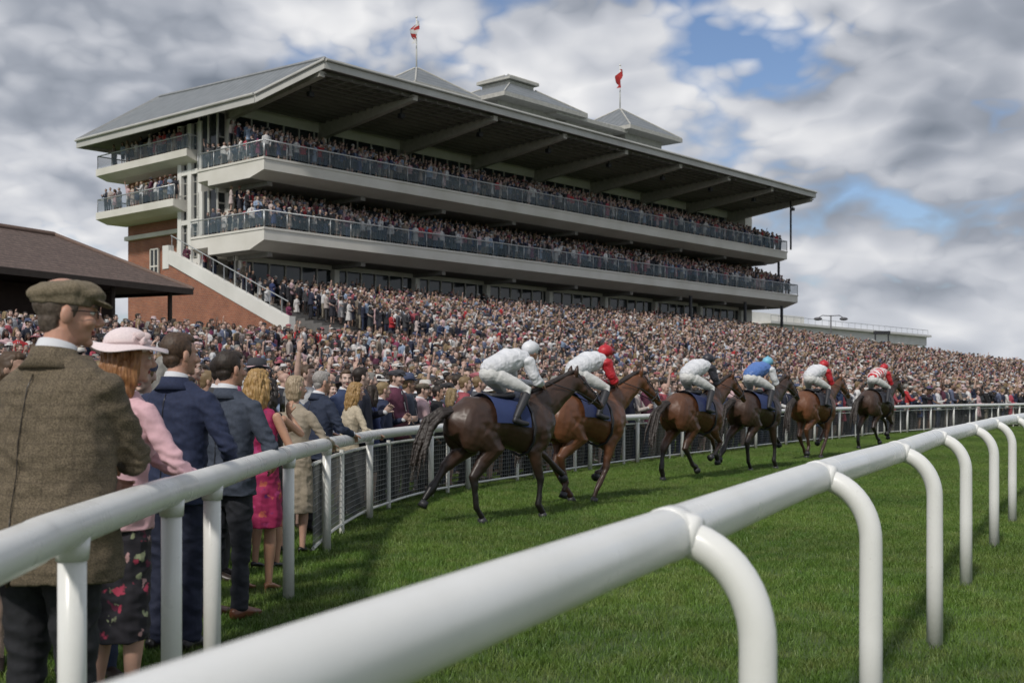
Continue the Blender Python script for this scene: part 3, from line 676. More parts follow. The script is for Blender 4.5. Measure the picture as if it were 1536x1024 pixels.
    if hs=='long' or hs=='wavy':
        for sd in(1,-1): hm.tube([(sd*.055,.0,.06),(sd*.076,.0,-.02),(sd*.082,-.02,-.12),(sd*.075,-.035,-.22)],[.03,.034,.036,.022],n=10)
        hm.tube([(0,-.06,.04),(0,-.085,-.08),(0,-.085,-.18),(0,-.075,-.30 if hs=='wavy' else -.25)],[(.07,.06),(.085,.05),(.09,.04),(.05,.02)],n=16,side=(1,0,0))
        if hi:
            rs=random.Random(4)
            for q in range(30):
                a=math.pi*(1.02+.96*q/29)+rs.uniform(-.05,.05);rx=.083;x0=rx*math.cos(a);y0=-.03+.08*math.sin(a);ln=rs.uniform(.24,.38 if hs=='wavy' else .32);P=[]
                for t_ in range(9):
                    u=t_/8;P.append((x0*(1+.18*math.sin(u*3))+.009*math.sin(u*10+q),y0-.02*math.sin(u*2)+.007*math.cos(u*9+q*2),.04-ln*u))
                hm.tube(P,[.010,.012,.013,.0135,.013,.012,.011,.009,.003],n=7)
    if hs=='bob':
        hm.tube([(0,-.03,.05),(0,-.035,-.04),(0,-.04,-.11)],[(.085,.085),(.092,.08),(.075,.06)],n=18,side=(1,0,0))
    if hs=='bun': hm.ell((0,-.115,.055),(.042,.04,.04))
    ha=.003 if hs=='short' else .008
    def hd(p,n):
        a=noise.noise(V((p.x*90,p.y*90,p.z*18)))*ha+noise.noise(p*22)*ha*.9
        return p+n*a
    if hm.v: parts.append((xm(remesh(hm,.005 if hi else .011,1,hd)),'hair'))
    hx=MB()
    if ht=='cap':
        hx.ell((0,-.012,.066),(.096,.122,.044),nu=22,nv=10,rot=Matrix.Rotation(.12,3,'X'));hx.ell((0,.045,.064),(.086,.080,.032),nu=18);hx.ell((0,.10,.040),(.068,.050,.0085),nu=18,rot=Matrix.Rotation(-.30,3,'X'))
        hx.tube([(0,-.014,.022),(0,-.013,.058)],[(.086,.105),(.090,.112)],n=22,side=(1,0,0),rnd=False)
        parts.append((xm(remesh(hx,.0048 if hi else .01,2,(lambda p,n:p+n*(.0045*noise.noise(p*22)+.002*noise.noise(p*50))))),'hat'))
    elif ht=='brim' or ht=='fedora':
        R1=.170 if ht=='brim' else .135
        if ht=='brim': hx.ell((0,-.018,.066),(.092,.108,.074),nu=26,nv=13)
        else: hx.tube([(0,-.015,.055),(0,-.018,.10),(0,-.02,.15),(0,-.02,.165)],[(.09,.108),(.088,.105),(.078,.092),(.05,.06)],n=24,side=(1,0,0),rnd=False)
        nn=48;r1=[];r2=[];r3_=[];r4=[]
        for j in range(nn):
            a=2*math.pi*j/nn;wv=.014*math.sin(a*3+1)+(-.034 if ht=='brim' else .012)*abs(math.cos(a))
            cx_,sx_=math.cos(a),math.sin(a)
            r1.append(V((cx_*.08,sx_*.098-.015,.048)));r2.append(V((cx_*R1,sx_*(R1+.015)-.015,.050+wv)));r3_.append(V((cx_*R1,sx_*(R1+.015)-.015,.056+wv)));r4.append(V((cx_*.08,sx_*.098-.015,.060)))
        hx.loft([r1,r2,r3_,r4]);parts.append((xm(hx.mesh('hat')),'hat'))
        bd=MB();bd.tube([(0,-.015,.060),(0,-.016,.078)],[(.0935,.1105),(.0930,.1098)],n=28,side=(1,0,0),rnd=False)
        if ht=='brim':
            for a in range(7): bd.ell((.088+.010*math.cos(a),.02+.02*math.sin(a*1.3),.085+.014*math.cos(a*2)),(.010,.026,.018),rot=Matrix.Rotation(a,3,'Z'))
        parts.append((xm(bd.mesh('bd')),'band'))
    elif ht=='fascinator':
        hx.ell((.04,.0,.12),(.055,.055,.012),rot=Matrix.Rotation(.4,3,'Y'));
        for a in range(5): hx.tube([(.05,.0,.12),(.07+.02*math.cos(a),.02*math.sin(a),.17),(.10+.05*math.cos(a),.05*math.sin(a),.19)],[.006,.012,.003],n=5)
        parts.append((xm(hx.mesh('hat')),'hat'))
    if c.get('glasses'):
        gm=MB()
        for sd in(1,-1):
            P=[(sd*.032+.021*math.cos(a*math.pi/6),.098,.0+.016*math.sin(a*math.pi/6)) for a in range(13)];gm.tube(P,[.0018],n=5,rnd=False)
            gm.tube([(sd*.053,.097,.004),(sd*.078,.05,.004),(sd*.084,-.005,.002)],[.002],n=5)
        parts.append((xm(gm.mesh('g')),'dark'))
    if not fem and top in('jacket',):
        cl=MB();cl.tube([Lf((0,-.03*s,1.475*s)),Lf((0,-.024*s,1.515*s)),Lf((0,-.018*s,1.545*s))],[(.078*s,.082*s),(.066*s,.071*s),(.060*s,.066*s)],n=20,side=(1,0,0),rnd=False)
        parts.append((cl.mesh('c'),'shirt'))
        cl=MB();cl.tube([Lf((0,-.035*s,1.45*s)),Lf((0,-.032*s,1.485*s)),Lf((0,-.031*s,1.525*s))],[(.12*s,.095*s),(.086*s,.084*s),(.073*s,.074*s)],n=24,side=(1,0,0),rnd=False)
        parts.append((cl.mesh('c'),'top'))
        sf=MB();sf.poly([Lf((-.035*s,.098*s,1.47*s)),Lf((.035*s,.098*s,1.47*s)),Lf((.006*s,.150*s*max(1,fat),1.20*s)),Lf((-.006*s,.150*s*max(1,fat),1.20*s))]);parts.append((sf.mesh('sf'),'shirt'))
        sf=MB();sf.tube([Lf((0,.10*s,1.475*s)),Lf((0,.142*s,1.38*s)),Lf((0,.160*s*max(1,fat),1.22*s))],[(.014,.004),(.022,.004),(.02,.004)],n=6,side=(1,0,0));parts.append((sf.mesh('t'),'band'))
        if hi:
            sm_=MB();P=[Lf((.004,-(ry*(fat if z<1.3 else 1+(fat-1)*.4)+.004)*s,z*s)) for z,rx,ry in R_[:8]]
            sm_.tube(P,[.0022],n=5);sm_.tube([P[0],P[1],P[2].lerp(P[1],.3)],[.007,.006,.002],n=6);parts.append((sm_.mesh('v'),'dark'))
    if c.get('phone'):
        Wr,f2=wr[0];pm=MB();cc=Wr+f2*.09;pm.box(tuple(cc-V((.005,.036,.07))),tuple(cc+V((.005,.036,.07))));parts.append((pm.mesh('p'),'dark'))
    order=['skin','top','bottom','shoe','hair','eye','dark','lip','hat','band','shirt']
    me=join(name,parts,order)
    return me,[mats[o] for o in order]
eye_m=mat('eye_white',(.7,.68,.65),.3);pup_m=mat('iris_dark',(.02,.015,.01),.3);lip_m=mat('lip',(.42,.14,.12),.5)
darks=[(.012,.014,.022),(.018,.022,.05),(.01,.01,.012),(.03,.03,.035),(.02,.03,.07),(.05,.05,.055)]
pal_top=darks+[(.05,.06,.09),(.74,.73,.72),(.02,.022,.03),(.46,.40,.37),(.34,.07,.09),(.70,.69,.68),(.58,.40,.42),(.12,.14,.22),(.45,.03,.035),(.28,.36,.50),(.22,.18,.14),(.12,.03,.06),(.08,.085,.1),(.62,.62,.63),(.02,.02,.025),(.015,.018,.035),(.03,.05,.12)]
pal_dress=[(.66,.64,.62),(.40,.06,.09),(.02,.02,.03),(.62,.42,.44),(.04,.06,.17),(.72,.70,.68),(.26,.05,.12),(.36,.44,.58),(.015,.02,.04),(.48,.40,.34),(.03,.035,.04),(.60,.50,.48),(.05,.02,.03),(.02,.02,.03)]
pal_skin=[(.54,.36,.29),(.58,.40,.33),(.50,.32,.255),(.60,.43,.36),(.55,.37,.30),(.38,.23,.165),(.16,.085,.06),(.57,.38,.31)]
pal_hair=[(.03,.018,.01),(.015,.01,.008),(.07,.04,.02),(.22,.15,.075),(.08,.045,.022),(.26,.25,.23),(.035,.022,.013),(.28,.20,.10),(.02,.012,.008)]
pal_hat=[(.66,.64,.60),(.38,.12,.14),(.05,.05,.06),(.58,.44,.45),(.13,.11,.08),(.70,.70,.69),(.08,.10,.18),(.03,.03,.035)]
CM=dict(skin=randmat('skin_c',pal_skin,7.31,.55),top=randmat('cloth_top',pal_top,23.7),bottom=randmat('cloth_bottom',darks+[(.10,.09,.08),(.25,.22,.17)],41.3),shoe=mat('shoe',(.03,.02,.015),.4),hair=randmat('hair_c',pal_hair,57.9,.6),eye=eye_m,dark=pup_m,lip=lip_m,hat=randmat('hat_c',pal_hat,71.1),band=randmat('band_c',pal_dress,13.3),shirt=mat('shirt_white',(.70,.71,.74),.8))
CD=dict(CM);CD['top']=randmat('dress_top',pal_dress,31.7)
DOWN=dict(w=(.25,.03,.80),p=(.4,-.6,0));
def m_(a):
    b=dict(a);b['w']=(-a['w'][0],a['w'][1],a['w'][2])
    for q in ('p','d','n'):
        if q in a: b[q]=(-a[q][0],a[q][1],a[q][2])
    return b
FOLD=dict(w=(-.02,.24,1.10),p=(.6,-.3,-.5));LEANR=dict(w=(.20,.36,1.08),p=(.5,-.3,-.5),d=(-.5,.6,-.3),n=(0,-.2,-1))
CLAP=dict(w=(.05,.34,1.22),p=(.6,-.2,-.6),d=(-.3,.6,.7));PHONE=dict(w=(.12,.30,1.50),p=(.6,-.1,-.6),d=(0,.1,1),n=(0,1,0));UP=dict(w=(.30,.10,1.98),p=(.7,-.1,0),d=(0,0,1))
POCK=dict(w=(.22,.08,.90),p=(.6,-.6,0))
variants=[
 dict(arms=(DOWN,m_(DOWN))),dict(arms=(FOLD,m_(FOLD)),hat='cap',fat=1.12),dict(arms=(CLAP,m_(CLAP)),turn=.5),dict(arms=(PHONE,m_(POCK)),phone=True,turn=-.1),
 dict(arms=(LEANR,m_(LEANR)),lean=.14,hair='bald',glasses=True,fat=1.1),dict(arms=(POCK,m_(FOLD)),hat='fedora',turn=.4),dict(arms=(UP,m_(DOWN)),nod=-.1,top='shirt',sleeve='short'),
 dict(fem=True,H=1.66,top='dress',bot='bare',sleeve='none',hair='long',arms=(CLAP,m_(CLAP)),turn=.4,hem=.5),
 dict(fem=True,H=1.68,top='coat',bot='bare',hair='bob',hem=.5,arms=(FOLD,m_(FOLD)),turn=-.3),
 dict(fem=True,H=1.70,top='dress',bot='bare',sleeve='short',hair='wavy',hat='brim',arms=(LEANR,m_(DOWN)),turn=.5,hem=.45),
 dict(fem=True,H=1.64,top='dress',bot='bare',sleeve='long',hair='bun',hat='fascinator',arms=(DOWN,m_(FOLD)),hem=.6),
 dict(fem=True,H=1.66,top='jacket',bot='trousers',hair='long',arms=(PHONE,m_(FOLD)),phone=True,turn=.1),
 dict(arms=(FOLD,m_(DOWN)),turn=-.5,H=1.72),dict(arms=(DOWN,m_(POCK)),turn=.7,top='shirt',H=1.82),
 dict(arms=(POCK,m_(CLAP)),fat=1.18,H=1.74,turn=.3),dict(arms=(FOLD,m_(FOLD)),H=1.84,turn=.2,glasses=True),
 dict(fem=True,H=1.69,top='jacket',bot='bare',hair='wavy',arms=(FOLD,m_(DOWN)),turn=.6,hem=.5),dict(arms=(CLAP,m_(FOLD)),hat='cap',turn=-.2,H=1.76)]
pc=bpy.data.collections.new('spectator_variants')
for i,v in enumerate(variants):
    dm=CD if v.get('fem') else CM
    me,ms=person('spectator_%02d'%i,v,dm)
    ob=mkobj('spectator_%02d'%i,me,ms,link=False);pc.objects.link(ob)
NVAR=len(variants)
def instancer(name,pts,rots,scl,idx,coll):
    me=bpy.data.meshes.new(name);me.from_pydata([tuple(p) for p in pts],[],[])
    a=me.attributes.new('rot','FLOAT_VECTOR','POINT');a.data.foreach_set('vector',np.array(rots,np.float32).ravel())
    a=me.attributes.new('scl','FLOAT','POINT');a.data.foreach_set('value',np.array(scl,np.float32))
    a=me.attributes.new('idx','INT','POINT');a.data.foreach_set('value',np.array(idx,np.int32))
    ob=bpy.data.objects.new(name,me);LINK.append(ob)
    ng=bpy.data.node_groups.new(name,'GeometryNodeTree');ng.interface.new_socket('Geometry',in_out='INPUT',socket_type='NodeSocketGeometry');ng.interface.new_socket('Geometry',in_out='OUTPUT',socket_type='NodeSocketGeometry')
    gi=ng.nodes.new('NodeGroupInput');go=ng.nodes.new('NodeGroupOutput');ip=ng.nodes.new('GeometryNodeInstanceOnPoints');ci=ng.nodes.new('GeometryNodeCollectionInfo')
    ci.inputs['Collection'].default_value=coll;ci.inputs['Separate Children'].default_value=True;ci.inputs['Reset Children'].default_value=True
    L=ng.links.new;L(gi.outputs[0],ip.inputs['Points']);L(ci.outputs[0],ip.inputs['Instance']);ip.inputs['Pick Instance'].default_value=True
    for nm,dt,s in (('rot','FLOAT_VECTOR','Rotation'),('scl','FLOAT','Scale'),('idx','INT','Instance Index')):
        na_=ng.nodes.new('GeometryNodeInputNamedAttribute');na_.data_type=dt;na_.inputs['Name'].default_value=nm
        L(na_.outputs['Attribute'],ip.inputs[s])
    L(ip.outputs[0],go.inputs[0]);md=ob.modifiers.new('scatter','NODES');md.node_group=ng;return ob
base=dict(eye=eye_m,dark=pup_m,lip=lip_m,shirt=CM['shirt'],hat=pup_m,band=mat('tie_navy',(.03,.04,.09),.6),shoe=mat('black_shoe',(.015,.013,.012),.35))
def sk(c):
    m=mat('skin_tone',c,.5,tuple(x*.80 for x in c),10,.2,140,.0015);b=m.node_tree.nodes['Principled BSDF'];b.inputs['Subsurface Weight'].default_value=.12;b.inputs['Subsurface Radius'].default_value=(.01,.004,.002);return m
def tweed():
    m,nt,b=newmat('tweed');b.inputs['Roughness'].default_value=.95
    tcn=N(nt,'ShaderNodeTexCoord').outputs['Object']
    f=noisen(nt,230,3,tcn);f2=noisen(nt,300,2,tcn);f4=noisen(nt,6,4,tcn)
    c=mixc(nt,ramp(nt,f,[(.38,(0,0,0)),(.62,(1,1,1))]),(.065,.050,.032),(.20,.158,.105))
    for ax,sc in (('X',7.0),('Z',7.0)):
        wv=N(nt,'ShaderNodeTexWave',bands_direction=ax);wv.inputs['Scale'].default_value=sc;wv.inputs['Distortion'].default_value=.8;wv.inputs['Detail Scale'].default_value=.4;nt.links.new(tcn,wv.inputs['Vector'])
        c=mixc(nt,ramp(nt,wv.outputs['Fac'],[(.90,(0,0,0)),(.985,(.22,.22,.22))]),c,(.04,.03,.022))
    c=mixc(nt,1.0,c,ramp(nt,f4,[(.3,(.8,.8,.8)),(.7,(1.05,1.05,1.05))]),'MULTIPLY')
    nt.links.new(c,b.inputs['Base Color']);addbump(nt,b,f2,.5,.003);return m
def cloth(name,c,c2=None): return mat(name,c,.85,c2,60,.35,180,.002)
def floral(name,bgc,cols,sc=14):
    m,nt,b=newmat(name);b.inputs['Roughness'].default_value=.8
    tcn=N(nt,'ShaderNodeTexCoord').outputs['Object']
    nn=N(nt,'ShaderNodeTexNoise');nn.inputs['Scale'].default_value=22;nt.links.new(tcn,nn.inputs['Vector'])
    vv=N(nt,'ShaderNodeVectorMath',operation='MULTIPLY_ADD');nt.links.new(nn.outputs['Color'],vv.inputs[0]);vv.inputs[1].default_value=(.09,.09,.09);nt.links.new(tcn,vv.inputs[2])
    vo=N(nt,'ShaderNodeTexVoronoi');vo.inputs['Scale'].default_value=sc;nt.links.new(vv.outputs[0],vo.inputs['Vector'])
    s3=N(nt,'ShaderNodeSeparateColor');nt.links.new(vo.outputs['Color'],s3.inputs[0])
    c=ramp(nt,s3.outputs[0],[(i/len(cols),x) for i,x in enumerate(cols)],'CONSTANT')
    nt.links.new(mixc(nt,ramp(nt,vo.outputs['Distance'],[(.28,(0,0,0)),(.40,(1,1,1))]),c,bgc),b.inputs['Base Color']);return m
heroes=[]
def hero(name,x,y,hd,cfg,mats):
    mm=dict(base);mm.update(mats);mm.setdefault('bottom',mm['top'])
    cfg['hi']=True;me,ms=person(name,cfg,mm);d=V(hd);ob=mkobj(name,me,ms,loc=(x,y,0),rotz=math.atan2(-d[0],d[1]));heroes.append((x,y));return ob
hero('man_in_tweed_jacket',-1.68,4.35,(.42,.9,0),dict(H=1.94,jh=.76,hat='cap',glasses=True,fat=1.2,lean=.10,turn=-.75,arms=(dict(w=(.0,.36,1.12),p=(.9,-.25,-.6),d=(-.8,.5,0),n=(0,0,-1)),dict(w=(-.1,.34,1.05),p=(-.8,-.5,-.4)))),
  dict(skin=sk((.52,.28,.20)),top=tweed(),bottom=cloth('dark_trousers',(.015,.016,.02)),hair=mat('greying_hair',(.13,.10,.08),.7,(.05,.035,.025),90),hat=mat('tweed_cap',(.21,.17,.115),.95,(.10,.08,.05),150,.4,200,.003)))
hero('woman_in_pink_jacket',-1.84,5.6,(.62,.78,0),dict(fem=True,H=1.80,top='jacket',bot='bare',hair='wavy',hat='brim',turn=-.35,lean=.08,hem=.35,arms=(dict(w=(.20,.34,1.04),p=(.7,-.5,-.4),d=(-.6,.7,.1),n=(0,0,-1)),dict(w=(.05,.40,1.05),p=(-.7,-.3,-.4),d=(.5,.8,.1),n=(0,0,-1)))),
  dict(skin=sk((.56,.34,.26)),top=cloth('pink_wool',(.66,.42,.46),(.60,.37,.41)),bottom=floral('floral_skirt',(.02,.018,.025),[(.45,.05,.10),(.02,.018,.025),(.5,.3,.3),(.12,.02,.05),(.3,.33,.2)],17),hair=mat('auburn_hair',(.34,.16,.06),.5,(.16,.06,.02),90,mapscale=(1,1,.15)),hat=mat('pale_pink_straw',(.78,.67,.67),.8,(.68,.57,.58),90,.5,150,.003),band=mat('pink_ribbon',(.72,.58,.58),.6)))
hero('man_in_navy_suit',-1.96,7.0,(.40,.92,0),dict(H=1.86,lean=.04,turn=-.45,arms=(dict(w=(.22,.22,1.0),p=(.7,-.7,0)),m_(DOWN))),
  dict(skin=sk((.50,.28,.20)),top=cloth('navy_wool',(.018,.028,.070),(.012,.018,.048)),bottom=cloth('navy_trouser',(.015,.02,.045),(.01,.014,.035)),hair=mat('brown_hair',(.085,.048,.027),.6,(.035,.02,.012),70)))
hero('man_in_grey_suit',-1.90,8.0,(.45,.89,0),dict(H=1.79,lean=.04,turn=-.35,arms=(dict(w=(.20,.24,1.02),p=(.7,-.7,0)),m_(DOWN))),
  dict(skin=sk((.48,.26,.18)),top=cloth('blue_grey_wool',(.050,.062,.090),(.033,.043,.064)),bottom=cloth('charcoal_trouser',(.02,.022,.03)),hair=mat('dark_brown_hair',(.035,.022,.014),.6,(.015,.01,.008),70),shoe=mat('tan_shoe',(.16,.06,.03),.35)))
hero('woman_in_magenta_dress',-1.93,9.1,(.30,.95,0),dict(fem=True,H=1.69,top='dress',bot='bare',sleeve='none',hair='wavy',hem=.52,turn=-.3,arms=(dict(w=(.16,.28,1.10),p=(.5,-.6,-.3)),m_(FOLD))),
  dict(skin=sk((.52,.29,.19)),top=floral('magenta_print',(.30,.015,.08),[(.42,.04,.16),(.30,.015,.08),(.12,.015,.12),(.45,.10,.07)],13),hair=mat('blonde_hair',(.42,.27,.10),.5,(.24,.13,.045),90,mapscale=(1,1,.15)),shoe=mat('tan_heel',(.3,.14,.07),.4)))
hero('woman_with_phone',-2.08,10.2,(.35,.93,0),dict(fem=True,H=1.63,top='dress',bot='bare',sleeve='none',hair='long',hem=.5,phone=True,turn=-.3,arms=(dict(w=(.06,.26,1.46),p=(.5,.1,-.7),d=(0,.1,1),n=(0,1,0)),m_(CLAP))),
  dict(skin=sk((.46,.26,.17)),top=cloth('black_dress',(.02,.018,.02)),hair=mat('black_hair',(.02,.013,.01),.5,(.01,.007,.005),70)))
hero('woman_in_beige_coat',-2.03,11.2,(.5,.85,0),dict(fem=True,H=1.67,top='coat',bot='bare',hair='bob',hem=.42,turn=-.3,arms=(LEANR,m_(FOLD))),
  dict(skin=sk((.55,.33,.25)),top=cloth('beige_coat',(.34,.29,.22),(.28,.235,.18)),hair=mat('ash_hair',(.40,.32,.22),.5,(.25,.18,.11),70),shoe=base['shoe']))
hero('man_with_glasses',-2.10,12.8,(.75,.65,0),dict(H=1.75,glasses=True,lean=.12,turn=-.2,fat=1.1,arms=(LEANR,m_(LEANR))),
  dict(skin=sk((.52,.30,.22)),top=cloth('navy_wool_b',(.02,.03,.06)),bottom=cloth('dark_trouser_b',(.02,.02,.025)),hair=mat('silver_hair',(.35,.33,.31),.6,(.2,.18,.17),60)))
hero('woman_in_cream_jacket',-2.0,14.6,(.85,.5,0),dict(fem=True,H=1.65,top='jacket',bot='trousers',hair='long',lean=.16,turn=-.1,arms=(LEANR,m_(LEANR))),
  dict(skin=sk((.56,.34,.26)),top=cloth('cream_jacket',(.50,.43,.32)),bottom=cloth('black_trouser',(.02,.02,.022)),hair=mat('honey_hair',(.38,.24,.09),.5,(.2,.11,.04),80)))
hero('elderly_man',-2.55,5.6,(.7,.7,0),dict(H=1.74,hair='bald',turn=-.2,arms=(DOWN,m_(DOWN))),
  dict(skin=sk((.56,.33,.25)),top=cloth('grey_wool',(.12,.12,.13)),bottom=cloth('grey_trouser',(.05,.05,.055)),hair=mat('white_hair',(.5,.48,.45),.6)))
# ------------------------------------------------------------------ horses and jockeys
GA=[dict(HL=[(-.45,.92),(-.80,.70),(-1.02,.42),(-1.12,.27)],HR=[(-.28,.90),(-.56,.57),(-.52,.20),(-.43,.035)],FL=[(.47,.90),(.82,.80),(1.06,.60),(1.16,.48)],FR=[(.42,.86),(.54,.49),(.50,.18),(.58,.035)]),
    dict(HL=[(-.28,.9),(-.46,.54),(-.22,.22),(-.12,.06)],HR=[(-.30,.92),(-.64,.68),(-.52,.33),(-.58,.17)],FL=[(.47,.90),(.76,.68),(.54,.42),(.42,.36)],FR=[(.42,.86),(.34,.47),(.14,.20),(.08,.05)]),
    dict(HL=[(-.42,.9),(-.74,.62),(-.82,.24),(-.78,.06)],HR=[(-.26,.92),(-.48,.58),(-.24,.30),(-.12,.20)],FL=[(.47,.90),(.80,.72),(.96,.42),(1.0,.28)],FR=[(.44,.88),(.70,.66),(.50,.44),(.38,.40)])]
def horse(x,y,hd,coat,gait,silks,sleeve,capc,cloth_c,sc=1.0,breech=None):
    G=GA[gait];mb=MB();sd3=(0,1,0)
    T=[(-.84,1.33,.09,.07),(-.76,1.28,.22,.19),(-.60,1.25,.31,.27),(-.38,1.25,.31,.285),(-.12,1.24,.28,.27),(.14,1.19,.30,.275),(.36,1.17,.345,.265),(.56,1.20,.34,.235),(.72,1.25,.26,.18),(.82,1.28,.14,.10)]
    mb.tube([(a,0,b) for a,b,_,_ in T],[(d,c_) for _,_,c_,d in T],n=22,side=sd3)
    mb.tube([(.50,0,1.32),(.72,0,1.44),(.95,0,1.58),(1.16,0,1.70),(1.30,0,1.76)],[(.15,.27),(.12,.22),(.09,.165),(.078,.13),(.07,.10)],n=18,side=sd3)
    mb.tube([(1.24,0,1.77),(1.36,0,1.72),(1.50,0,1.61),(1.66,0,1.48),(1.75,0,1.41)],[(.07,.10),(.082,.125),(.062,.085),(.05,.06),(.048,.055)],n=16,side=sd3)
    mb.ell((1.40,0,1.66),(.09,.085,.08))
    for s in(1,-1): mb.tube([(1.25,s*.05,1.83),(1.24,s*.065,1.90),(1.26,s*.06,1.97)],[.03,.028,.008],n=8)
    for s in(1,-1): mb.ell((-.56,s*.15,1.18),(.24,.13,.30),rot=Matrix.Rotation(.25,3,'Y'));mb.ell((.50,s*.13,1.12),(.17,.12,.27),rot=Matrix.Rotation(-.25,3,'Y'))
    hoof=MB()
    for key,s,hind in (('HL',1,1),('HR',-1,1),('FL',1,0),('FR',-1,0)):
        P=G[key];yo=s*(.135 if hind else .125)
        if hind:
            pts_=[(-.50,s*.11,1.22),(-.46,s*.14,1.10),(P[0][0],s*.16,P[0][1]),((P[0][0]*.5+P[1][0]*.5)-.01,yo,(P[0][1]+P[1][1])/2),(P[1][0],yo,P[1][1]),((P[1][0]+P[2][0])/2,yo,(P[1][1]+P[2][1])/2),(P[2][0],yo,P[2][1]),(P[3][0],yo,P[3][1]+.04)]
            rd=[(.13,.26),(.14,.25),(.12,.18),(.075,.105),(.052,.070),(.036,.044),(.044,.05),(.038,.042)]
        else:
            pts_=[(.55,s*.10,1.22),(.52,s*.13,1.05),(P[0][0],s*.13,P[0][1]),((P[0][0]+P[1][0])/2,yo,(P[0][1]+P[1][1])/2),(P[1][0],yo,P[1][1]),((P[1][0]+P[2][0])/2,yo,(P[1][1]+P[2][1])/2),(P[2][0],yo,P[2][1]),(P[3][0],yo,P[3][1]+.04)]
            rd=[(.10,.20),(.11,.17),(.08,.115),(.058,.07),(.048,.052),(.033,.037),(.04,.044),(.036,.04)]
        mb.tube(pts_,rd,n=14,side=sd3)
        a=V((P[2][0],yo,P[2][1]));b=V((P[3][0],yo,P[3][1]));d=(b-a).normalized()
        hoof.tube([b-d*.035,b+d*.045],[.048,.062],n=12,rnd=False)
    def musc(p,n): return p+n*(.018*noise.noise(p*4.5)+.006*noise.noise(p*13))
    parts=[(remesh(mb,.013,2,musc),'coat'),(hoof.mesh('h'),'hoof')]
    tl=MB();rt_=random.Random(int(x*10))
    for q in range(18):
        a=rt_.uniform(0,6.28);r=rt_.uniform(.01,.05);ox,oz=r*math.cos(a),r*math.sin(a);l=rt_.uniform(.70,1.05)
        tl.tube([(-.80,ox*.5,1.38+oz*.4),(-.95*1,ox,1.36+oz),(-.95-.2*l,.03+ox*1.6,1.22+oz*1.6),(-.95-.36*l,.02+ox*2.2,1.22-.32*l+oz*2),(-.95-.44*l,ox*2.6,1.22-.62*l+oz*2)],[.028,.032,.030,.020,.005],n=7)
    def hd_(p,n): return p+n*.008*noise.noise(V((p.x*8,p.y*60,p.z*40)))
    parts.append((remesh(tl,.009,0,hd_),'mane'))
    mn=MB();rt_=random.Random(3)
    for q in range(26):
        u=q/25;xx=.55+.72*u;zz_=1.60+.27*u;mn.tube([(xx,0,zz_+.02),(xx-.05,.05,zz_+.015),(xx-.12,.10,zz_-.05-rt_.uniform(0,.05))],[.024,.02,.006],n=6)
    parts.append((remesh(mn,.009,0,hd_),'mane'))
    sc_=MB();n=13;rows=[]
    for xx,(zc,rz,ry) in ((-.34,(1.25,.34,.315)),(-.1,(1.24,.305,.295)),(.12,(1.19,.325,.297)),(.24,(1.18,.352,.29))):
        rows.append([V((xx,ry*math.sin(a)*1.03,zc+rz*math.cos(a)*1.03)) for a in [(-1.6+3.2*j/n) for j in range(n+1)]])
    o=len(sc_.v)
    for r in rows: sc_.v.extend(r)
    for i in range(3):
        for j in range(n): q=o+i*(n+1)+j;sc_.f.append((q,q+1,q+n+2,q+n+1));sc_.m.append(0)
    parts.append((sc_.mesh('c'),'cloth'))
    sd_=MB();sd_.tube([(-.25,0,1.575),(-.05,0,1.56),(.15,0,1.57)],[(.13,.04),(.14,.035),(.09,.05)],n=12,side=sd3)
    for s in(1,-1):
        sd_.tube([(1.70,s*.052,1.44),(1.58,s*.064,1.60),(1.36,s*.086,1.76),(1.28,s*.06,1.86)],[.008],n=5)
        sd_.tube([(1.70,s*.055,1.44),(1.2,s*.12,1.62),(.72,s*.08,1.74)],[.007],n=5)
        sd_.tube([(.02,s*.27,1.45),(.08,s*.31,1.20)],[.012],n=5)
    sd_.tube([(.30+.02*math.sin(a),.288*math.sin(a*.5236),1.17+.365*math.cos(a*.5236)) for a in range(13)],[.018],n=6,rnd=False)
    sd_.tube([(1.60+.07*math.sin(a*.5236),.064*math.cos(a*.5236),1.53+.075*math.sin(a*.5236)) for a in range(13)],[.009],n=5,rnd=False)
    for s in(1,-1): sd_.ell((1.37,s*.078,1.74),(.02,.012,.018))
    parts.append((sd_.mesh('s'),'tack'))
    me=join('racehorse',parts,['coat','hoof','mane','cloth','tack'])
    rot=math.atan2(hd[1],hd[0])
    ob=mkobj('racehorse',me,[coat,dark,mane_m,cloth_c,dark],loc=(x,y,0),rotz=rot);ob.scale=(sc,)*3
    jp=[];br_=MB();bt_=MB()
    br_.ell((-.17,0,1.84),(.16,.165,.13))
    for s in(1,-1):
        hp_=V((-.14,s*.09,1.81));kn=V((.22,s*.25,1.63));an=V((-.04,s*.32,1.30));toe=V((.14,s*.34,1.22))
        br_.tube([hp_,hp_.lerp(kn,.5),kn,kn.lerp(an,.3)],[.10,.088,.062,.054],n=14)
        bt_.tube([kn.lerp(an,.15),kn.lerp(an,.5),an,],[.062,.056,.04],n=12);bt_.tube([an+V((-.03,0,-.03)),an.lerp(toe,.5)+V((0,0,-.03)),toe],[.037,.037,.028],n=10)
    jp.append((remesh(br_,.013,2,lambda p,n:p+n*(.006*noise.noise(p*16)+.003*noise.noise(p*40))),'breech'));jp.append((remesh(bt_,.012,1),'boot'))
    tb=MB();tb.tube([(-.22,0,1.88),(-.08,0,1.95),(.10,0,2.01),(.27,0,2.04),(.36,0,2.05)],[(.16,.125),(.175,.14),(.20,.15),(.20,.125),(.12,.085)],n=20,side=sd3)
    sl2=MB()
